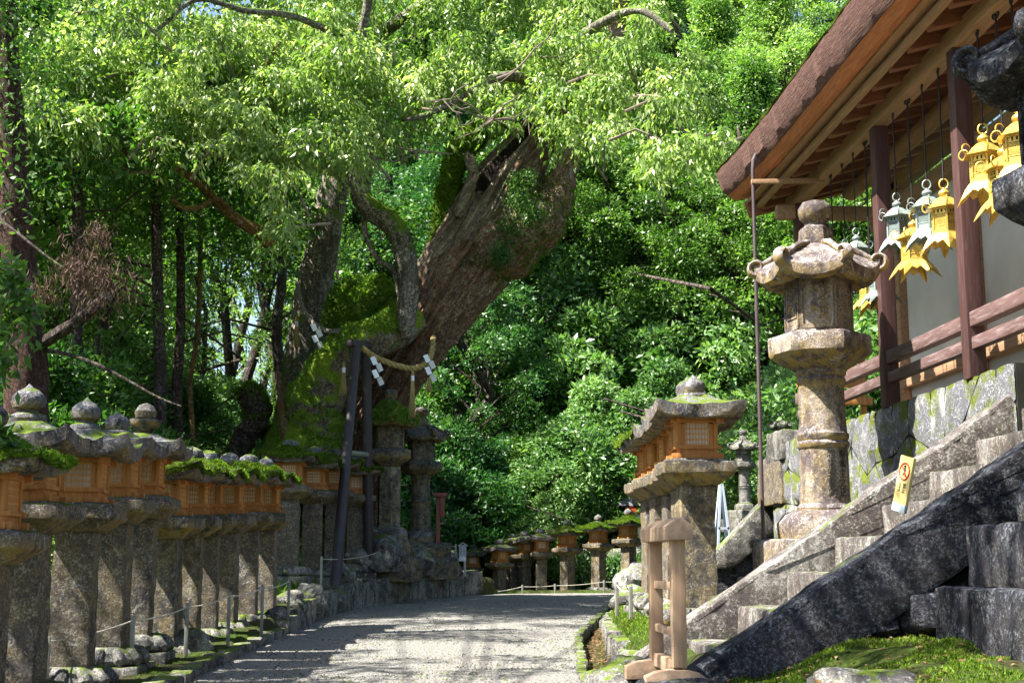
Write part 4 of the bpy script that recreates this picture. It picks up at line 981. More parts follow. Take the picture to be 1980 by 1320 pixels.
SHR = [tree_variant(5, 3.6, 1.7, 46, 1500, .11, low=.18, cr=(.35, .6), leafmat='leaf_c', flat=.55, trunk_r=.09), tree_variant(6, 2.4, 1.5, 34, 1400, .11, low=.1, cr=(.35, .6), leafmat='leaf_d', flat=.7, trunk_r=.06),
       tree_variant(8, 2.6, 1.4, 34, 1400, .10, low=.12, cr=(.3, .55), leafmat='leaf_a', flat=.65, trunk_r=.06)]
def tree(v, x, y, s, label, group, rz=0, z=None, shr=False, cat='tree', name='tree', sz=None):
    z = Hs(x, y)-.2 if z is None else z
    t = empty(name, (x, y, z), label, cat, group, rz, (s, s, sz or s)); tm, cm = (SHR if shr else VAR)[v]
    child('trunk', tm, t); child('crown', cm, t); return t
rnd = random.Random(5)
WH = {}
def where(x, y):
    px = 840+x/y*2650
    if px < 380: return 'left', 'tall evergreen tree of the dense wood behind the left lantern row'
    if px < 700: return 'midleft', 'leafy tree in the thin part of the wood left of the camphor, sky showing through'
    if px < 1000: return 'mid', 'dark shaded tree in the wood behind the leaning camphor trunk'
    if px < 1300: return 'midright', 'sunlit broadleaf tree on the slope above the far lanterns'
    return 'right', 'sunlit broadleaf tree on the slope between the camphor and the bark roof'
GT = {'left': 'wood behind the left lanterns', 'midleft': 'thin wood left of the camphor', 'mid': 'shaded wood behind the camphor', 'midright': 'wooded slope above the far lanterns', 'right': 'wooded slope behind the bark roof'}
def wtree(v, px, Y, s, sz=None):
    x = (px-840)/2650*Y; k, lb = where(x, Y); tree(v, x, Y, s, lb, GT[k], rz=rnd.random()*6, sz=sz)
for (px, Y, v, s) in [
  # right hand slope
  (1000, 44, 3, .95), (1100, 42, 1, .8), (1190, 45, 2, 1.0), (1290, 41, 1, .85), (1380, 44, 2, 1.0), (1480, 40, 1, .85), (1580, 42, 2, .95), (1700, 38, 1, .9), (1830, 40, 2, 1),
  (1050, 53, 1, 1.05), (1170, 55, 2, 1.15), (1290, 52, 1, 1.05), (1400, 55, 2, 1.2), (1520, 52, 1, 1.05), (1640, 54, 2, 1.1), (1780, 50, 1, 1.05),
  (1000, 66, 2, 1.25), (1110, 68, 1, 1.25), (1230, 66, 2, 1.3), (1350, 68, 1, 1.25), (1480, 66, 2, 1.3), (1600, 68, 1, 1.2), (1730, 66, 2, 1.2),
  # behind the camphor
  (860, 40, 3, .85), (930, 46, 3, 1.05), (800, 48, 0, 1.1), (880, 56, 0, 1.2), (760, 42, 3, .85), (960, 60, 1, 1.3), (700, 52, 0, 1.15), (820, 68, 1, 1.4), (900, 36.5, 3, .62),
  # thin wood
  (655, 44, 1, .8), (720, 60, 1, 1.0), (400, 45, 4, .95), (470, 52, 4, 1.05), (545, 43, 4, .9), (600, 50, 4, 1.0), (430, 62, 4, 1.2), (350, 40, 4, .9), (560, 64, 5, .6), (395, 56, 5, .5), (480, 60, 5, .95), (530, 70, 5, 1.0), (425, 74, 5, 1.0), (620, 38, 5, .75),
  # left
  (330, 34, 5, .72), (270, 38, 5, 1.0), (200, 30, 5, .9), (80, 34, 1, 1.0), (20, 26, 0, .75), (-60, 33, 2, 1.1), (190, 46, 1, 1.05), (60, 46, 2, 1.2), (-90, 27, 2, .8), (130, 24, 5, .7), (-330, 22, 3, .8), (240, 52, 2, 1.0), (310, 60, 5, 1.0)]:
    wtree(v, px, Y, s)
# unseen tree added for its shade, leaf clumps set where they block the sun
ot = empty('tree', (-6.2, 3.0, .6), 'unseen evergreen tree added left of the camera, leaf clumps placed to cast shade', 'tree'); O2 = ot.location.copy()
SH = []; rn = random.Random(21)
def cluster(cx, cy, cz, rx, ry, rz__, n, s): 
    for _ in range(n): SH.append(((cx+rn.uniform(-rx, rx)-O2.x, cy+rn.uniform(-ry, ry)-O2.y, cz+rn.uniform(-rz__, rz__)-O2.z), (s*rn.uniform(.8, 1.2), s*rn.uniform(.8, 1.2), s*.6)))
cluster(-1.2, 6.3, 8.2, 2.5, .95, .5, 19, .75)          # over the foot of the stairs
cluster(-7.7, 9.9, 8.8, 1.0, 1.9, .8, 15, .7)
cluster(-6.6, 18.6, 11.0, 2.6, 1.9, .8, 19, .6)
cluster(-5.2, 12.9, 9.6, 1.2, .6, .5, 3, .35)
cluster(-6.4, 23.6, 12.3, 2.2, 2.0, .5, 12, .6)
cluster(-6.5, 15.0, 10.8, 1.6, .8, .5, 6, .4)
cluster(-7.0, 11.6, 10.4, 1.7, 1.1, .5, 8, .42)
m = MB(); m.tube([(0, 0, -1), (.1, .2, 2.5), (.4, .8, 5), (.6, 1.5, 7.5), (.7, 3, 9)], [.5, .42, .34, .26, .15], 12, ns=.15); m.build('trunk', MAT['bark_dark'], ot)
m = MB()
for (c, r) in SH[::9]: 
    e = Vector(c); b0 = Vector((.6, 1.5, 7.0)); m.tube([b0, b0.lerp(e, .5)+Vector((0, 0, .5)), e], [.03, .02, .01], 5)
m.build('boughs', MAT['bark_dark'], ot)['kind'] = 'stuff'
link('crown', crown_mesh('crown', SH, 620, .13, 99), MAT['leaf_b'], ot)
for (px, Y, v, s, lb) in [(1075, 34.8, 0, 1.0, 'bright green rounded shrub tree in the sun left of the far mossy lanterns'), (1150, 35.4, 0, 1.25, 'tallest bright shrub tree behind the far mossy lanterns'), (1225, 35.0, 0, 1.2, 'bright green shrub tree against the right hand lantern roofs'), (1015, 35.6, 2, 1.1, 'mid green shrub between the sunny shrubs and the shaded wood'),
        (1290, 36.5, 0, 1.3, 'bright shrub tree behind the receding right hand row'), (1055, 34.0, 0, .62, 'low bright shrub directly above the far dark roofed lantern')]:
    x = (px-840)/2650*Y; tree(v, x, Y, s, lb, None, rz=px, shr=True, cat='shrub', name='shrub')
for (px, Y, v, s) in [(930, 35, 1, 1.2), (1010, 41, 2, 2.2), (1090, 40, 0, 1.9), (1180, 41, 2, 2.3), (1260, 40, 2, 2.0), (1350, 40, 0, 1.9), (890, 42, 2, 2.2), (830, 40, 2, 2.0), (975, 36, 1, 1.1), (880, 35.5, 1, 1.3), (840, 34, 1, 1.2), (790, 33.5, 1, 1.3), (960, 38.5, 2, 1.3), (900, 40, 2, 1.6), (740, 33, 1, 1.1)]:
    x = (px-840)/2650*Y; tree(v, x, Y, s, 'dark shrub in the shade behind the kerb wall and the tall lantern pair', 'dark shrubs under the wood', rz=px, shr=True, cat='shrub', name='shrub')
for (px, Y, v, s) in [(1330, 34, 2, 1.2), (1400, 30, 2, 1.0), (1470, 32, 2, 1.3), (1540, 30, 0, 1.2), (1620, 27, 0, 1.3), (1700, 24, 2, 1.2), (1760, 23, 0, 1.3), (1480, 27, 0, .9), (1660, 31, 0, 1.5)]:
    x = (px-840)/2650*Y; tree(v, x, Y, s, 'leafy shrub on the slope seen behind the tall carved lantern and the railing', 'shrubs behind the carved lantern', rz=px, shr=True, cat='shrub', name='shrub', z=Hs(x, Y)+.6)
for (px, Y, v, s) in [(20, 15, 2, .8), (300, 26, 2, .9), (380, 29, 2, .9), (440, 32, 0, .8), (200, 22, 2, 1.1), (100, 20, 2, 1.1), (340, 36, 0, 1.0), (500, 36, 0, 1.0), (450, 40, 0, 1.2), (540, 38, 2, 1.2), (560, 33, 2, .8), (400, 44, 0, 1.3), (240, 30, 0, 1.2)]:
    x = (px-840)/2650*Y; tree(v, x, Y, s, 'leafy undergrowth shrub behind the left lantern row', 'undergrowth behind the left lanterns', rz=px, shr=True, cat='shrub', name='shrub')
# ---- trunks seen in the wood
def limb(m, pts, n=14, ns=.12, seed=0, k=6, mi=0, yoff=0, fr=1.6, origin=Vector((0, 0, 0)), flat=None):
    W = [P(p[0], p[1], p[2]) for p in pts]; r = [p[3]*p[2]/2650 for p in pts]; out = []; rr = []
    N = len(W)
    for i in range(N-1):
        a = W[max(i-1, 0)]; b = W[i]; c = W[i+1]; d = W[min(i+2, N-1)]
        for j in range(k):
            t = j/k; out.append(.5*((2*b)+(c-a)*t+(2*a-5*b+4*c-d)*t*t+(3*b-a-3*c+d)*t**3)-origin); rr.append(r[i]*(1-t)+r[i+1]*t)
    out.append(W[-1]-origin); rr.append(r[-1])
    m.tube(out, rr, n, ns=ns, seed=seed, fr=fr, mi=mi, flat=flat); return out, rr
ct = empty('cedar_trunk', tuple(P(60, 880, 17)), 'dark reddish conifer at the left edge with two bare limbs reaching right', 'tree'); o_ = ct.location.copy()
m = MB(); limb(m, [(58, 900, 17, 46), (52, 760, 17, 40), (45, 620, 17, 33), (28, 420, 17, 30), (20, 240, 17, 27), (10, 50, 17, 24), (5, -300, 17, 18)], 18, .16, 3, origin=o_); m.build('trunk', MAT['bark_red'], ct)
m = MB(); limb(m, [(70, 670, 17, 12), (120, 640, 16.8, 12), (165, 610, 16.6, 11), (208, 572, 16.4, 12)], 10, .15, 5, origin=o_); m.build('limb', MAT['bark_dark'], ct)
m = MB(); limb(m, [(80, 675, 17, 4.5), (150, 690, 16.8, 3.6), (220, 720, 16.5, 3), (300, 765, 16.3, 2), (350, 785, 16.2, 1.2)], 8, .1, 6, origin=o_); m.build('limb', MAT['bark_dark'], ct)
m = MB(); limb(m, [(25, 400, 17, 4), (0, 420, 15.5, 3.2), (40, 455, 15, 2.8), (90, 495, 14.8, 2.4), (140, 530, 14.6, 1.6)], 8, .1, 6, origin=o_); m.build('limb', MAT['bark_dark'], ct)
def spray(name, centres, n, L, mat, par, seed, origin, hang=1.2, wr=.25, sp=.5):
    rng = np.random.default_rng(seed); c = np.array([tuple(P(*q[:3])-origin) for q in centres]); rad = np.array([q[3] for q in centres])
    k = rng.integers(0, len(c), n); pos = c[k]+rng.normal(size=(n, 3))*rad[k][:, None]*sp; d = rng.normal(size=(n, 3))*.6; d[:, 2] -= hang
    LL = L*(.5+rng.random(n)); me_ = quads_mesh(name, leaf_quads(pos, d, rdir(n, rng), LL, LL*wr)); o = link(name, me_, mat, par); return o
spray('dead_foliage', [(160, 500, 14.6, .32), (190, 530, 14.6, .32), (225, 545, 14.6, .3), (175, 560, 14.6, .26), (80, 560, 14.6, .2), (190, 450, 14.7, .14), (140, 515, 14.6, .16)], 1900, .09, MAT['dead'], ct, 3, o_, wr=.13)
spray('crown', [(x, y, 16.5, .7) for x, y in ((20, 120), (80, 60), (-30, 200), (30, -60), (120, -80), (-40, 0), (60, -180), (0, 330))], 3500, .09, MAT['leaf_a'], ct, 4, o_, hang=.3, wr=.4, sp=.6)
def forest_trunk(pts, label, mat='bark_dark', group=None, br=3, seed=0):
    t = empty('forest_trunk', tuple(P(*pts[0][:3])), label, 'tree', group); o = t.location.copy(); m = MB(); W, R_ = limb(m, pts, 10, .12, seed, origin=o); m.build('trunk', MAT[mat], t)
    rn = random.Random(seed)
    for i in range(br):
        k = rn.randrange(len(W)//3, len(W)-2); a = W[k]; s = rn.choice((-1, 1)); L = rn.uniform(.8, 2); b = a+Vector((s*L*.6, rn.uniform(-.5, .5), rn.uniform(-.1, .6))); c = b+Vector((s*L*.5, 0, rn.uniform(-.2, .5)))
        m = MB(); m.tube([a, b, c], [R_[k]*.3, R_[k]*.2, .012], 6, ns=.1); m.build('branch', MAT[mat], t)
    c = W[-1]; rng = np.random.default_rng(seed); cl = [((c.x+rn.uniform(-2, 2), c.y+rn.uniform(-1.5, 1.5), c.z+rn.uniform(-1.5, 1.5)), (.9, .9, .6)) for _ in range(14)]
    cm = crown_mesh('crown', cl, 420, .15, seed); link('crown', cm, MAT['leaf_a'], t); return t
for i, (pts, lb) in enumerate([
  ([(938, 1000, 38.5, 12), (940, 800, 38.5, 11), (932, 600, 38.5, 10), (925, 350, 38.5, 8)], 'straight dark trunk behind the camphor, left of a close group of three'),
  ([(985, 1000, 39.5, 15), (992, 800, 39.5, 13), (985, 620, 39.5, 12), (1000, 350, 39.5, 9)], 'thick dark trunk in the middle of a close group of three right of the camphor'),
  ([(1018, 980, 41, 9), (1000, 800, 41, 8), (975, 660, 41, 7), (960, 400, 41, 6)], 'slanting pale dark trunk at the right of the close group of three'),
  ([(1172, 800, 41, 8), (1168, 650, 41, 8), (1176, 500, 41, 7), (1170, 250, 41, 5)], 'slim dark trunk high on the sunlit slope'),
  ([(1120, 800, 43, 8), (1108, 650, 43, 7), (1110, 540, 43, 6), (1120, 300, 43, 5)], 'slim lichened trunk left of the slim dark trunk on the slope'),
  ([(345, 880, 26, 12), (342, 760, 26, 11), (350, 600, 26, 9), (345, 350, 26, 7)], 'dark trunk with a reddish side behind the mossy lantern finials'),
  ([(375, 860, 27, 6), (368, 740, 27, 5), (382, 640, 27, 5), (390, 400, 27, 4)], 'thin yellow mossy trunk leaning right in the thin wood'),
  ([(305, 870, 24, 14), (310, 740, 24, 12), (305, 560, 24, 11), (300, 300, 24, 9)], 'broad dark trunk behind the ball topped lantern'),
  ([(150, 850, 22, 14), (146, 700, 22, 13), (150, 500, 22, 11), (150, 250, 22, 9)], 'broad dark trunk behind the ringed onion finial'),
  ([(545, 760, 31, 12), (535, 640, 31, 10), (545, 520, 31, 9), (530, 380, 31, 7)], 'mossy dark trunk close left of the camphor stem')]):
    forest_trunk(pts, lb, 'bark_gold' if 'yellow' in lb else 'bark_dark', seed=40+i)
# ------------------------------------------------------------------ the leaning camphor
cp = empty('camphor_tree', tuple(P(650, 900, 27.3)), 'huge old camphor tree leaning over the path, with hollow torn trunk and mossy limbs', 'tree'); CO = cp.location.copy()
mt = MB()
W = [(650, 985, 28.7, 95), (686, 880, 28.5, 70), (714, 800, 28.3, 62), (758, 722, 27.9, 60), (812, 640, 27.4, 64), (862, 562, 27.1, 74), (908, 496, 27, 84), (944, 428, 27, 78), (978, 357, 27, 66), (1018, 292, 27, 50), (1060, 236, 27, 36), (1095, 185, 27, 28), (1110, 120, 27, 20)]
pts = [P(p[0], p[1], p[2]) for p in W]; rr0 = [p[3]*p[2]/2650 for p in W]; out = []; rr = []
for i in range(len(pts)-1):
    a = pts[max(i-1, 0)]; b = pts[i]; c = pts[i+1]; d = pts[min(i+2, len(pts)-1)]
    for j in range(16):
        t = j/16; out.append(.5*((2*b)+(c-a)*t+(2*a-5*b+4*c-d)*t*t+(3*b-a-3*c+d)*t**3)-CO); rr.append(rr0[i]*(1-t)+rr0[i+1]*t)
NS = 160; Rg = []; x = None; mats_ = []
NT_ = len(out)
for i, p in enumerate(out):
    t = (out[min(i+1, NT_-1)]-out[max(i-1, 0)]).normalized(); ref = Vector((0, -1, 0)); yv = (ref-t*ref.dot(t)).normalized(); xv = yv.cross(t).normalized()   # yv faces the camera side
    rg = []; f = i/NT_
    for j in range(NS):
        a = 2*pi*j/NS; d = xv*cos(a)+yv*sin(a); r = rr[i]
        s = f*9
        r *= 1+.10*mnoise.noise(Vector((cos(a)*1.6, sin(a)*1.6, s*.7)))+.085*mnoise.noise(Vector((cos(a)*4.5, sin(a)*4.5, s*.55+3)))+.06*mnoise.noise(Vector((cos(a)*11, sin(a)*11, s*.8)))+.035*mnoise.noise(Vector((cos(a)*24, sin(a)*24, s*2.2)))+.02*mnoise.noise(Vector((cos(a)*40, sin(a)*40, s*4)))
        # which side is 'up-left' in the picture: d.z>0
        rg_ = mnoise.noise(Vector((cos(a)*6.5, sin(a)*6.5, s*.42+9))); r *= 1+.10*(1-abs(rg_)*3.2)*.6; rg_ = mnoise.noise(Vector((cos(a)*14, sin(a)*14, s*.9+4))); r *= 1+.05*(1-abs(rg_)*3.2)*.7
        xd = Vector((t.z, 0, -t.x)).normalized(); u = d.dot(xd); fr_ = max(0, -d.y+.25); hw = .1*mnoise.noise(Vector((cos(a)*5, sin(a)*5, f*8)))
        tn = float(ss(f, .36+.16*(u+1), .44+.16*(u+1))*(1-ss(f, .93, 1.0)))*float(ss(-u+hw, -.15, .1))*min(1, fr_*2)
        ho = float(ss(f+hw*.5, .58, .64)*(1-ss(f, .86, .93)))*float(ss(-u+hw*1.5, .22, .38))*min(1, fr_*2)
        r *= 1-.10*tn-.45*ho+tn*.10*mnoise.noise(Vector((cos(a)*16, sin(a)*16, f*3)))+tn*(1-ho)*.05*mnoise.noise(Vector((cos(a)*30, sin(a)*30, f*5)))
        mats_.append(2 if ho > .45 else (1 if tn > .4 else 0))
        r *= 1+.25*math.exp(-((f-.62)/.07)**2)*max(0, d.dot(Vector((.75, 0, -.2))))   # bulge towards the stub
        rg.append(p+d*r)
    Rg.append(rg)
base = len(mt.f); mt.rings(Rg)
for i in range(NT_-1):
    for j in range(NS): mt.m[base+i*NS+j] = mats_[i*NS+j]
mt.build('trunk', [MAT['bark_main'], MAT['torn'], MAT['hollow']], cp, ang=70)
def camlimb(pts, mat, n=18, ns=.16, seed=0, name='limb', flat=None, cuts=0):
    m = MB(); limb(m, pts, n, ns, seed, k=8, origin=CO, flat=flat); return m.build(name, MAT[mat], cp, ang=80)
stub = camlimb([(900, 510, 27, 70), (975, 468, 26.75, 76), (1032, 432, 26.6, 62), (1064, 404, 26.6, 42), (1078, 372, 26.6, 34), (1090, 335, 26.6, 27), (1108, 290, 26.6, 22), (1130, 240, 26.6, 19), (1165, 140, 26.5, 17), (1190, 60, 26.5, 16), (1205, -20, 26.5, 15), (1215, -150, 26.5, 12)], 'bark_main', 26, .16, 2)
rim = camlimb([(850, 470, 27.2, 20), (862, 400, 27.2, 22), (876, 330, 27.2, 22), (900, 280, 27.2, 26), (945, 245, 27.2, 24), (1000, 215, 27.2, 22), (1060, 190, 27.1, 20)], 'bark_moss', 16, .3, 5)
camlimb([(905, 300, 26.6, 10), (915, 340, 26.4, 12), (900, 380, 26.3, 10), (885, 420, 26.3, 8)], 'torn', 12, .5, 9)
root = camlimb([(598, 960, 26.9, 85), (604, 880, 26.8, 66), (606, 820, 26.7, 54), (616, 765, 26.6, 50), (645, 712, 26.4, 46), (690, 668, 26.2, 42), (742, 645, 26.2, 40), (790, 612, 26.6, 40)], 'bark_root', 26, .2, 11)
stem = camlimb([(585, 840, 28, 60), (590, 740, 28, 46), (596, 650, 28, 40), (608, 560, 28, 36), (625, 470, 28, 32), (640, 390, 28, 30), (655, 320, 28, 27), (668, 220, 28, 22), (690, 100, 27.8, 18), (720, -40, 27.5, 14), (730, -200, 27.5, 10)], 'bark_grey', 24, .14, 13)
cush = camlimb([(640, 640, 27.0, 18), (668, 612, 26.9, 42), (700, 588, 26.8, 56), (735, 590, 26.8, 46), (765, 610, 26.8, 24)], 'bark_moss', 20, .3, 17)
sbr = camlimb([(786, 655, 25.9, 9), (787, 640, 25.9, 16), (788, 590, 25.9, 20), (789, 540, 25.9, 21), (780, 480, 25.9, 22), (760, 436, 25.9, 22), (722, 408, 25.9, 23), (698, 380, 25.9, 20), (692, 340, 25.9, 18), (702, 290, 25.9, 16), (725, 240, 25.7, 13), (715, 150, 25.4, 11), (700, 80, 25, 10), (712, 0, 24.6, 9), (720, -120, 24, 7)], 'bark_grey', 18, .13, 19)
camlimb([(782, 620, 26, 10), (765, 530, 26, 6), (730, 500, 26, 6), (705, 440, 26, 6), (712, 360, 26, 5), (722, 270, 26, 5)], 'bark_grey', 10, .12, 23)
knob = camlimb([(440, 905, 27.5, 14), (470, 850, 27.4, 22), (492, 815, 27.3, 25), (498, 785, 27.2, 24), (480, 762, 27.2, 27), (468, 750, 27.2, 16)], 'bark_dark', 18, .3, 29)
camlimb([(520, 960, 27.6, 50), (545, 880, 27.6, 44), (570, 810, 27.6, 40), (590, 750, 27.7, 30)], 'bark_moss', 18, .3, 31)
m_arm = camlimb([(560, 900, 26.6, 12), (552, 830, 26.6, 10), (545, 780, 26.6, 8), (540, 720, 26.6, 5)], 'bark_gold', 10, .2, 33)
# hanging golden branch and visible boughs
GB = [[(655, 330, 27.5, 16), (600, 318, 26, 13), (550, 330, 24.5, 11), (538, 375, 24.3, 12), (533, 415, 24.2, 13), (522, 455, 24.2, 17), (515, 478, 24.2, 10)],
 [(520, 458, 24.2, 15), (470, 432, 24, 12), (425, 395, 23.6, 9), (385, 355, 23.3, 8), (340, 325, 23, 7), (300, 300, 22.7, 6), (262, 300, 22.5, 7), (215, 275, 22.3, 6), (195, 240, 22, 5), (210, 190, 21.8, 4)],
 [(440, 405, 23.7, 7), (420, 385, 23.4, 6), (385, 400, 23.2, 6), (355, 402, 23, 6), (332, 385, 22.9, 5)],
 [(538, 385, 24.3, 11), (520, 340, 24, 10), (498, 310, 23.8, 8), (490, 270, 23.6, 7), (520, 220, 23.4, 6), (510, 150, 23, 5), (540, 80, 22.8, 4)],
 [(545, 340, 24.4, 9), (548, 290, 24, 8), (530, 250, 23.6, 6)],
 [(1066, 232, 27, 16), (1030, 160, 26, 13), (960, 150, 25, 10), (880, 195, 24.6, 8), (830, 220, 24.5, 6), (780, 235, 24.3, 5)],
 [(1100, 190, 27, 18), (1080, 120, 26, 14), (1140, 60, 25, 10), (1230, 20, 24, 8), (1300, 60, 23.5, 6)],
 [(1095, 185, 27, 12), (1120, 150, 25.5, 8), (1190, 175, 24.5, 6), (1260, 200, 24, 5), (1320, 250, 23.8, 4), (1360, 300, 23.6, 3)],
 [(700, 80, 25, 9), (640, 60, 24, 8), (560, 30, 23, 7), (470, 20, 22, 6), (380, 0, 21.6, 5), (300, 60, 21.5, 4), (240, 70, 21.4, 3)],
 [(655, 320, 27.6, 14), (600, 230, 26, 11), (500, 180, 24.5, 9), (400, 160, 23.2, 7), (300, 140, 22.3, 6), (200, 150, 21.8, 4), (120, 190, 21.6, 3)],
 [(690, 100, 27.8, 14), (800, 20, 26.5, 12), (900, -60, 25.5, 10), (1000, -120, 25, 8)], [(262, 300, 22.5, 4), (215, 255, 22.3, 3), (95, 262, 22, 2)]]
for i, g_ in enumerate(GB): camlimb(g_, 'bark_gold' if i < 5 else 'bark_grey', 10, .14, 50+i, 'bough')
# thin pale twigs
m = MB(); rn = random.Random(9)
TW = [((700, 310), (600, 325)), ((480, 300), (350, 300)), ((560, 320), (370, 290)), ((250, 300), (80, 300)), ((300, 330), (110, 285)), ((190, 270), (40, 300)), ((960, 150), (1080, 40)), ((900, 190), (870, 240)), ((1000, 230), (880, 205)), ((1050, 215), (930, 190)), ((820, 210), (900, 160)), ((1180, 190), (1300, 160)), ((1150, 150), (1250, 230)), ((1250, 200), (1300, 130)), ((1080, 170), (1010, 230)), ((620, 300), (720, 250)), ((720, 260), (880, 300)), ((300, 190), (330, 90)), ((240, 250), (350, 150)), ((460, 60), (540, 0)), ((210, 45), (330, 70)), ((700, 300), (830, 290)), ((940, 240), (1000, 180)), ((1000, 250), (870, 170))]
for (a, b) in TW:
    Y0 = 22+3.5*rn.random(); A_ = P(a[0], a[1], Y0)-CO; B_ = P(b[0], b[1], Y0-rn.random())-CO; sag = Vector((0, 0, -.25*rn.random()-.1)); L = (B_-A_).length
    q = [A_.lerp(B_, t)+sag*4*(t-t*t)*L*.35+Vector((rn.uniform(-.05, .05), rn.uniform(-.05, .05), rn.uniform(-.05, .05))) for t in np.linspace(0, 1, 7)]
    m.tube(q, [.026-.017*k/6 for k in range(7)], 6)
    for _ in range(2):
        k = rn.randrange(1, 6); e = q[k]+Vector((rn.uniform(-.7, .7), rn.uniform(-.2, .2), rn.uniform(-.5, .2))); m.tube([q[k], q[k].lerp(e, .5)+Vector((0, 0, -.08)), e], [.012, .009, .005], 5)
m.build('twigs', MAT['twig'], cp)['kind'] = 'stuff'
# foliage pads: (px, py, Y, radius m)
PADS = [(60, 140, 20.6, .35), (90, 90, 20.8, .4), (35, 215, 20.6, .3), (80, 245, 20.7, .3), (110, 190, 21.6, .62), (60, 200, 21.5, .42), (170, 120, 21.6, .62), (220, 180, 21.8, .7), (150, 230, 21.8, .5), (250, 80, 21.4, .5), (215, 50, 21.5, .4), (300, 120, 22, .65), (300, 190, 22.3, .6), (360, 60, 21.8, .6), (380, 140, 22.2, .75), (350, 215, 22.4, .6),
 (330, 270, 22.6, .45), (400, 260, 22.8, .5), (440, 80, 22, .7), (470, 160, 22.5, .75), (440, 210, 22.6, .7), (520, 30, 22, .7), (540, 110, 22.5, .75), (560, 190, 23, .75), (500, 240, 23, .65), (440, 300, 23, .4), (600, 60, 22.6, .75), (620, 140, 23, .7), (640, 220, 23.6, .7), (580, 270, 23.6, .55),
 (690, 60, 24, .7), (700, 150, 24.2, .6), (700, 215, 24.4, .5), (330, 20, 21.7, .5), (420, 0, 21.8, .6), (520, 330, 23.7, .28), (550, 410, 24.2, .3), (530, 440, 24.1, .22), (480, 345, 23.6, .3), (380, 320, 23, .3), (310, 300, 22.7, .28), (780, 60, 25, .8), (790, 150, 25.2, .6), (840, 90, 25.2, .8), (900, 50, 25.4, .8), (880, 150, 25.2, .6),
 (960, 90, 25.3, .75), (1000, 40, 25.2, .75), (1040, 130, 25, .6), (1010, 190, 24.6, .4), (940, 185, 24.8, .45), (1100, 110, 24.6, .55), (1120, 40, 24.8, .7), (1180, 100, 24.4, .6), (1150, 180, 24.2, .5), (1230, 80, 24, .55), (1200, 150, 24, .5), (1280, 95, 23.8, .5), (1270, 160, 23.8, .45), (1300, 130, 23.8, .35), (1090, 215, 24.2, .4), (1170, 240, 24, .38),
 (1250, 215, 23.8, .38), (1310, 205, 23.7, .42), (1345, 225, 23.6, .45), (1290, 265, 23.7, .42), (1340, 275, 23.6, .4), (1370, 260, 23.5, .3), (1270, 310, 23.7, .25), (820, 195, 24.8, .45), (760, 220, 24.8, .4), (860, 230, 25, .3), (740, 10, 24.6, .7), (650, -20, 23, .8), (1060, -20, 25, .9), (860, -30, 25.5, .9), (660, 300, 25.2, .35), (1130, 270, 26, .25),
 (560, -60, 22.5, .7), (450, -90, 22, .6), (850, -110, 25, .8), (980, -100, 25, .8)]
rng = np.random.default_rng(77); outq = []
PAD2 = []
for (px, py, Y, r) in PADS:
    if px < 520 and py >= 250: r *= .55
    if px < 500: py -= 28
    Y += max(-3.2, min(3.0, (150-py)*.017)) if py > -40 else 4
    for _ in range(4 if r > .45 else 2):
        k = rng.uniform(.30, .62); o = rng.normal(size=3)*r*(.75 if py < 230 else .35); c = P(px, py, Y)-CO
        PAD2.append((np.array([c.x+o[0]*1.1, c.y+o[1]*1.3, c.z+o[2]*.8]), r*k, py > -40, rng.uniform(-.5, .5)))
for (c, r, inview, tone) in PAD2:
    nt_ = int(85*(r/.4)**1.6*rng.uniform(.5, 1.15))                  # drooping sprays of leaves round each bough end
    d = rdir(nt_, rng); a = c+d*np.array([r*1.25, r*1.25, r*.85])*(.25+.8*rng.random((nt_, 1)))
    dirs = d*np.array([1, 1, .4])+rng.normal(size=(nt_, 3))*.5; dirs[:, 2] -= .45; dirs = unit(dirs)
    nl = 10
    for k in range(nl):
        t = (k+.5)/nl*.36; pos = a+dirs*t; pos[:, 2] -= t*t*1.7
        sd = np.cross(dirs, [0, 0, 1])*(1 if k % 2 else -1); ld = dirs*.5+sd*.7+rng.normal(size=(nt_, 3))*.4; ld[:, 2] -= .75
        nn = rng.normal(size=(nt_, 3))*.7; nn[:, 2] += .8; LL = .13*(.5+.85*rng.random(nt_)); outq.append(leaf_quads(pos+rng.normal(size=(nt_, 3))*.025, ld, unit(nn), LL, LL*.34, .2))
m = MB(); rn = random.Random(31)
for (c, r, inview, tone) in PAD2[::2]:                                   # thin shoots carrying the sprays
    e = Vector(c); b0 = e+Vector((rn.uniform(-.9, .9), rn.uniform(.1, 1.0), rn.uniform(-.55, .35))); mid = b0.lerp(e, .5)+Vector((0, 0, rn.uniform(-.15, .2)))
    m.tube([b0, mid, e], [.028, .018, .007], 5)
m.build('shoots', MAT['twig'], cp)['kind'] = 'stuff'
Vq = np.concatenate(outq); link('crown', quads_mesh('crown', Vq), MAT['leaf_cam'], cp)
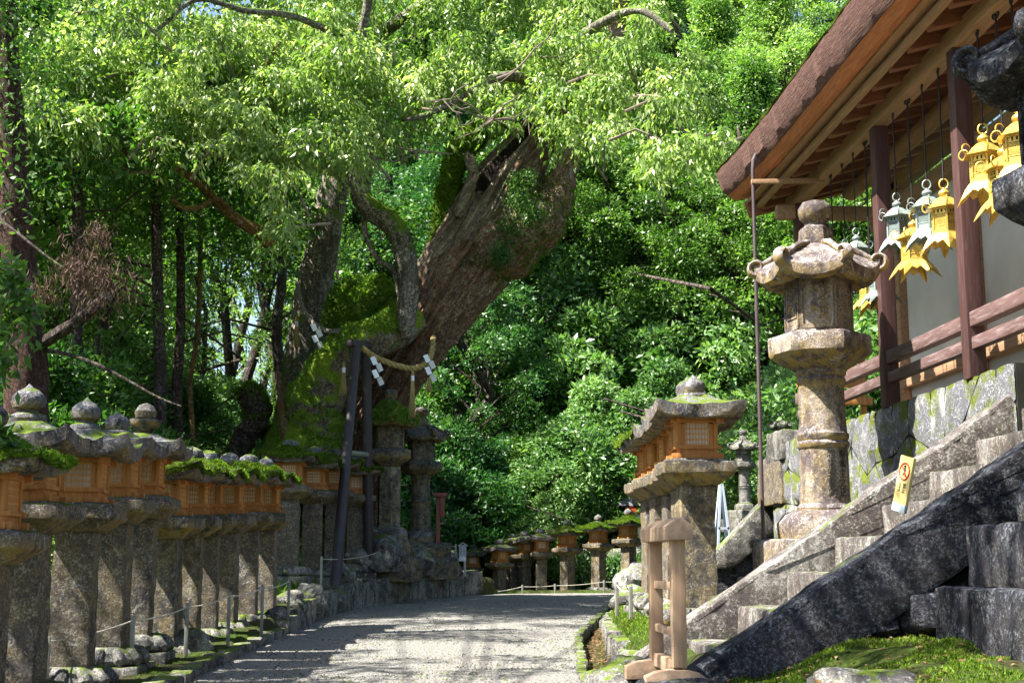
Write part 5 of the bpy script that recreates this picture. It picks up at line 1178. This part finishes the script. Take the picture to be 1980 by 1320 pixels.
# moss and ferns on limbs
def filt_moss(f0): 
    def f(c):
        s = np.sin(c[:, 0]*2.3+1)*np.cos(c[:, 2]*1.9)+np.sin(c[:, 0]*5.1+c[:, 2]*3.3)*.5
        return (s > f0).astype(float)
    return f
for o_m, n_, sz, zm, f0 in ((stub, 5000, .07, -.9, .0), (rim, 9000, .07, -.8, -9), (root, 22000, .055, -.1, -.5), (cush, 12000, .09, -.5, -9), (knob, 2600, .07, .1, .1), (stem, 3000, .05, -.9, .6), (sbr, 2500, .045, -.2, .2)):
    q = tufts('moss', o_m.data, o_m, n_, sz, MAT['moss'] if o_m not in (cush, root) else MAT['fern'], seed=n_, zmin=zm, filt=filt_moss(f0), hang=.5)
spray('hanging_moss', [(985, 440, 25.95, .30), (1005, 385, 26.0, .26), (970, 490, 25.9, .22), (1030, 410, 25.9, .24), (1000, 350, 26.1, .16), (1020, 345, 26.1, .15)], 6500, .06, MAT['leaf_a'], cp, 8, CO, hang=.8, wr=.35, sp=.55)
# ferns and moss on the earth around the roots
def ground_tufts(name, n, xr_, yr_, size, mat, label, seed, cond=None, cat=None):
    rng = np.random.default_rng(seed); x = rng.uniform(*xr_, n); y = rng.uniform(*yr_, n)
    if cond is not None: k = cond(x, y); x, y = x[k], y[k]
    z = fz(x, y); n = len(x); d = rng.normal(size=(n, 3))*.55; d[:, 2] = np.abs(d[:, 2])+.55
    LL = size*(.5+rng.random(n)); o = link(name, quads_mesh(name, leaf_quads(np.stack([x, y, z-.004], 1), d, rdir(n, rng), LL, LL*.3, .25)), mat); o['kind'] = 'stuff'; o['label'] = label; return o
ground_tufts('ferns', 16000, (-6, .5), (21, 31), .17, MAT['fern'], 'ferns and low plants on the earth around the camphor roots', 1, lambda x, y: (xl(y)-x > .5) & (np.sin(x*3)*np.cos(y*2.3) > -.3))
ground_tufts('low_plants', 14000, (-8, -3.6), (9, 24), .13, MAT['fern'], 'low green plants behind the left lantern row', 2)
ground_tufts('moss_turf', 52000, (1.2, 4.2), (5.8, 8.0), .02, MAT['moss'], 'short bright green moss and grass below the shaded balustrade', 3, lambda x, y: (y < 7.75) & (np.sin(x*4+y*2)*np.cos(y*5-x*2)+.4*np.sin(x*13)*np.sin(y*11) > -.12))
ground_tufts('bank_moss', 52000, (1.5, 3.9), (9.8, 21), .03, MAT['moss'], 'bright yellow green moss on the bank right of the path', 4, lambda x, y: (x-xr(y) > .36) & (x-xr(y) < 1.4))
ground_tufts('verge_moss', 30000, (-4.4, -1.2), (10.5, 25), .022, MAT['moss'], 'thin moss on the soil between the left lanterns and the kerb', 5, lambda x, y: (xl(y)-x > .2) & (np.sin(x*5)*np.cos(y*3.3+x) > -.1))
def litter(name, n, xf, yr_, label, seed, sz=.035):
    rng = np.random.default_rng(seed); y = rng.uniform(*yr_, n); x = xf(y, rng, n); z = fz(x, y)+.012
    d = rng.normal(size=(n, 3)); d[:, 2] *= .15; nn = rng.normal(size=(n, 3))*.25; nn[:, 2] += 1; LL = sz*(.6+.8*rng.random(n))
    o = link(name, quads_mesh(name, leaf_quads(np.stack([x, y, z], 1), d, unit(nn), LL, LL*.5, .1)), MAT['litter']); o['kind'] = 'stuff'; o['label'] = label
litter('gutter_leaves', 3500, lambda y, r, n: xr(y)+.12+r.random(n)*.24, (8.5, 22), 'dry brown leaves lying in the gutter right of the path', 6)
litter('fallen_leaves', 700, lambda y, r, n: 1.5+2.4*r.random(n), (6, 8), 'few dry leaves lying on the moss turf', 7)
litter('path_leaves', 420, lambda y, r, n: xl(y)+(xr(y)-xl(y))*r.random(n), (11, 28), 'few dry leaves lying on the gravel path', 8)
# vines on the far wall + shrub sprig by the near left lantern
v_ = spray('vines', [(1080+i*13, 1090+18*(i % 3), 33.1, .28) for i in range(13)], 9000, .09, MAT['leaf_c'], fw, 12, Vector((4.2, 33.4, .5)), hang=.8, wr=.5, sp=.5)
sprg = empty('leafy_bush', tuple(P(-40, 900, 9.2)), 'bright leafy branches entering at the left edge above the mossy lantern roof', 'shrub')
m = MB(); so = sprg.location.copy()
for k, e in enumerate([(20, 560), (45, 620), (10, 700), (30, 500), (15, 845)]): m.tube([Vector((0, 0, -.6)), (P(-40, (e[1]+900)/2, 9.2)-so), P(e[0], e[1], 9.0+.1*k)-so], [.02, .014, .005], 6)
m.build('stem', MAT['twig'], sprg)
spray('leaves', [(10, 520, 9.1, .10), (30, 580, 9.1, .13), (20, 640, 9.1, .13), (0, 700, 9.1, .12), (45, 600, 9.1, .08), (-5, 560, 9.1, .12), (10, 860, 9.1, .07), (-10, 840, 9.1, .09)], 900, .085, MAT['leaf_b'], sprg, 14, so, hang=.25, wr=.36, sp=.6)
# ------------------------------------------------------------------ sacred ropes, paper streamers, tassels
def rope(pts, r, label, mat):
    W_ = [P(*p) for p in pts]; o = empty('straw_rope', tuple(W_[0]), label, 'rope'); q = []
    for i in range(len(W_)-1):
        for j in range(14):
            t = j/14; a = W_[max(i-1, 0)]; b = W_[i]; c = W_[i+1]; d = W_[min(i+2, len(W_)-1)]
            q.append(.5*((2*b)+(c-a)*t+(2*a-5*b+4*c-d)*t*t+(3*b-a-3*c+d)*t**3)-W_[0])
    q.append(W_[-1]-W_[0])
    for s in range(3):
        m = MB(); pts2 = []
        for i, p in enumerate(q):
            t = (q[min(i+1, len(q)-1)]-q[max(i-1, 0)]).normalized(); x = t.cross(Vector((0, 1, .2))).normalized(); y = t.cross(x); an = i*.55+s*2*pi/3
            pts2.append(p+(x*cos(an)+y*sin(an))*r*.55)
        m.tube(pts2, r*.62, 7); m.build('strand', mat, o)
    return o
rope([(700, 672, 25.5), (725, 690, 25.6), (765, 706, 25.75), (800, 712, 25.9), (826, 700, 26.05), (836, 676, 26.3), (838, 640, 26.9)], .052, 'thick golden straw rope looped round the underside of the leaning trunk', MAT['rope'])
rope([(575, 548, 27.2), (582, 585, 27.0), (600, 618, 26.6), (630, 638, 26.2), (655, 640, 26.0)], .045, 'grey weathered straw rope round the left camphor stem', MAT['greyrope'])
def streamer(px, py, Y, h, label, s=1.0):
    p = P(px, py, Y); o = empty('paper_streamer', tuple(p), label, 'paper streamer', 'zigzag paper streamers on the rope'); m = MB(); n = 4; w = .105*s; hh = h/n*1.25
    for k in range(n):
        x = (-.035, .045, -.01, .06)[k]*s*1.3; z = -h*(k+.4)/n; R3 = Matrix.Rotation(-.42, 3, 'Y') @ Matrix.Rotation(.5*(-1)**k, 3, 'Z')
        m.box((x, -.02*k*(-1)**k, z), (w, .004, hh), rot=R3)
    m.build('paper', MAT['white'], o, smooth=False)
    MB().tube([(0, 0, .04), (0, 0, -.05)], .004, 5).build('string', MAT['cord'], o)
streamer(728, 692, 25.4, .50, 'white zigzag paper streamer hanging right beside the dark poles')
streamer(830, 688, 25.85, .48, 'white zigzag paper streamer at the right end of the golden rope')
streamer(612, 628, 26.1, .46, 'white zigzag paper streamer on the grey rope at the left stem')
def tassel(px, py, Y, h, label, r=.045, band=True):
    p = P(px, py, Y); o = empty('straw_tassel', tuple(p), label, 'straw tassel', 'straw tassels on the rope'); m = MB(); rn = random.Random(int(px))
    for k in range(46):
        a = rn.random()*6.28; q = r*sqrt(rn.random()); m.tube([(q*cos(a)*.5, q*sin(a)*.5, 0), (q*cos(a)*.8, q*sin(a)*.8, -h*.4), (q*cos(a)*1.7, q*sin(a)*1.7, -h*(.85+.2*rn.random()))], [.008, .007, .003], 4)
    m.build('straw', MAT['rope'], o)
    if band: MB().lathe([(r*.75, -.20), (r*.75, -.10)], 12).build('band', MAT['white'], o)
tassel(665, 700, 25.6, .62, 'long straw tassel left of the leaning dark pole')
tassel(798, 716, 25.8, .88, 'long straw tassel with a white band above the second tall lantern')
tassel(829, 730, 25.9, .26, 'short straw tassel below the right paper streamer', band=False)
tassel(574, 612, 26.9, .62, 'grey straw tassel on the left camphor stem')
# ------------------------------------------------------------------ light, sky, camera
SUN = Vector((-1, -.29, 1.5)).normalized()
sl_ = bpy.data.lights.new('sun', 'SUN'); sl_.energy = 5.0; sl_.angle = radians(.5); sl_.color = (1, .95, .86)
so_ = bpy.data.objects.new('sun', sl_); COL.objects.link(so_); so_.rotation_euler = SUN.to_track_quat('Z', 'Y').to_euler(); so_.location = (-20, -10, 40)
w = bpy.data.worlds.new('World'); S.world = w; w.use_nodes = True; nt = w.node_tree; bg = nt.nodes['Background']; sk = nt.nodes.new('ShaderNodeTexSky'); sk.sky_type = 'NISHITA'; sk.sun_disc = False
sk.sun_elevation = math.asin(SUN.z); sk.sun_rotation = atan2(SUN.x, SUN.y); sk.air_density = 1.0; sk.dust_density = 1.5
nt.links.new(sk.outputs[0], bg.inputs[0]); bg.inputs[1].default_value = .065
cam = bpy.data.cameras.new('camera'); cam.sensor_width = 36; cam.lens = F/1980*36; cam.clip_end = 2000; cam.clip_start = .05
co = bpy.data.objects.new('camera', cam); COL.objects.link(co); co.location = (0, 0, CZ); co.rotation_euler = (pi/2+TH, 0, -PH); S.camera = co
S.view_settings.view_transform = 'Standard'; S.view_settings.look = 'None'; S.view_settings.gamma = 1; S.view_settings.exposure = 2.15
S.render.engine = 'CYCLES'; S.cycles.use_denoising = True; S.cycles.max_bounces = 7; S.cycles.transparent_max_bounces = 4; S.cycles.diffuse_bounces = 4; S.cycles.glossy_bounces = 2; S.cycles.caustics_reflective = False; S.cycles.caustics_refractive = False
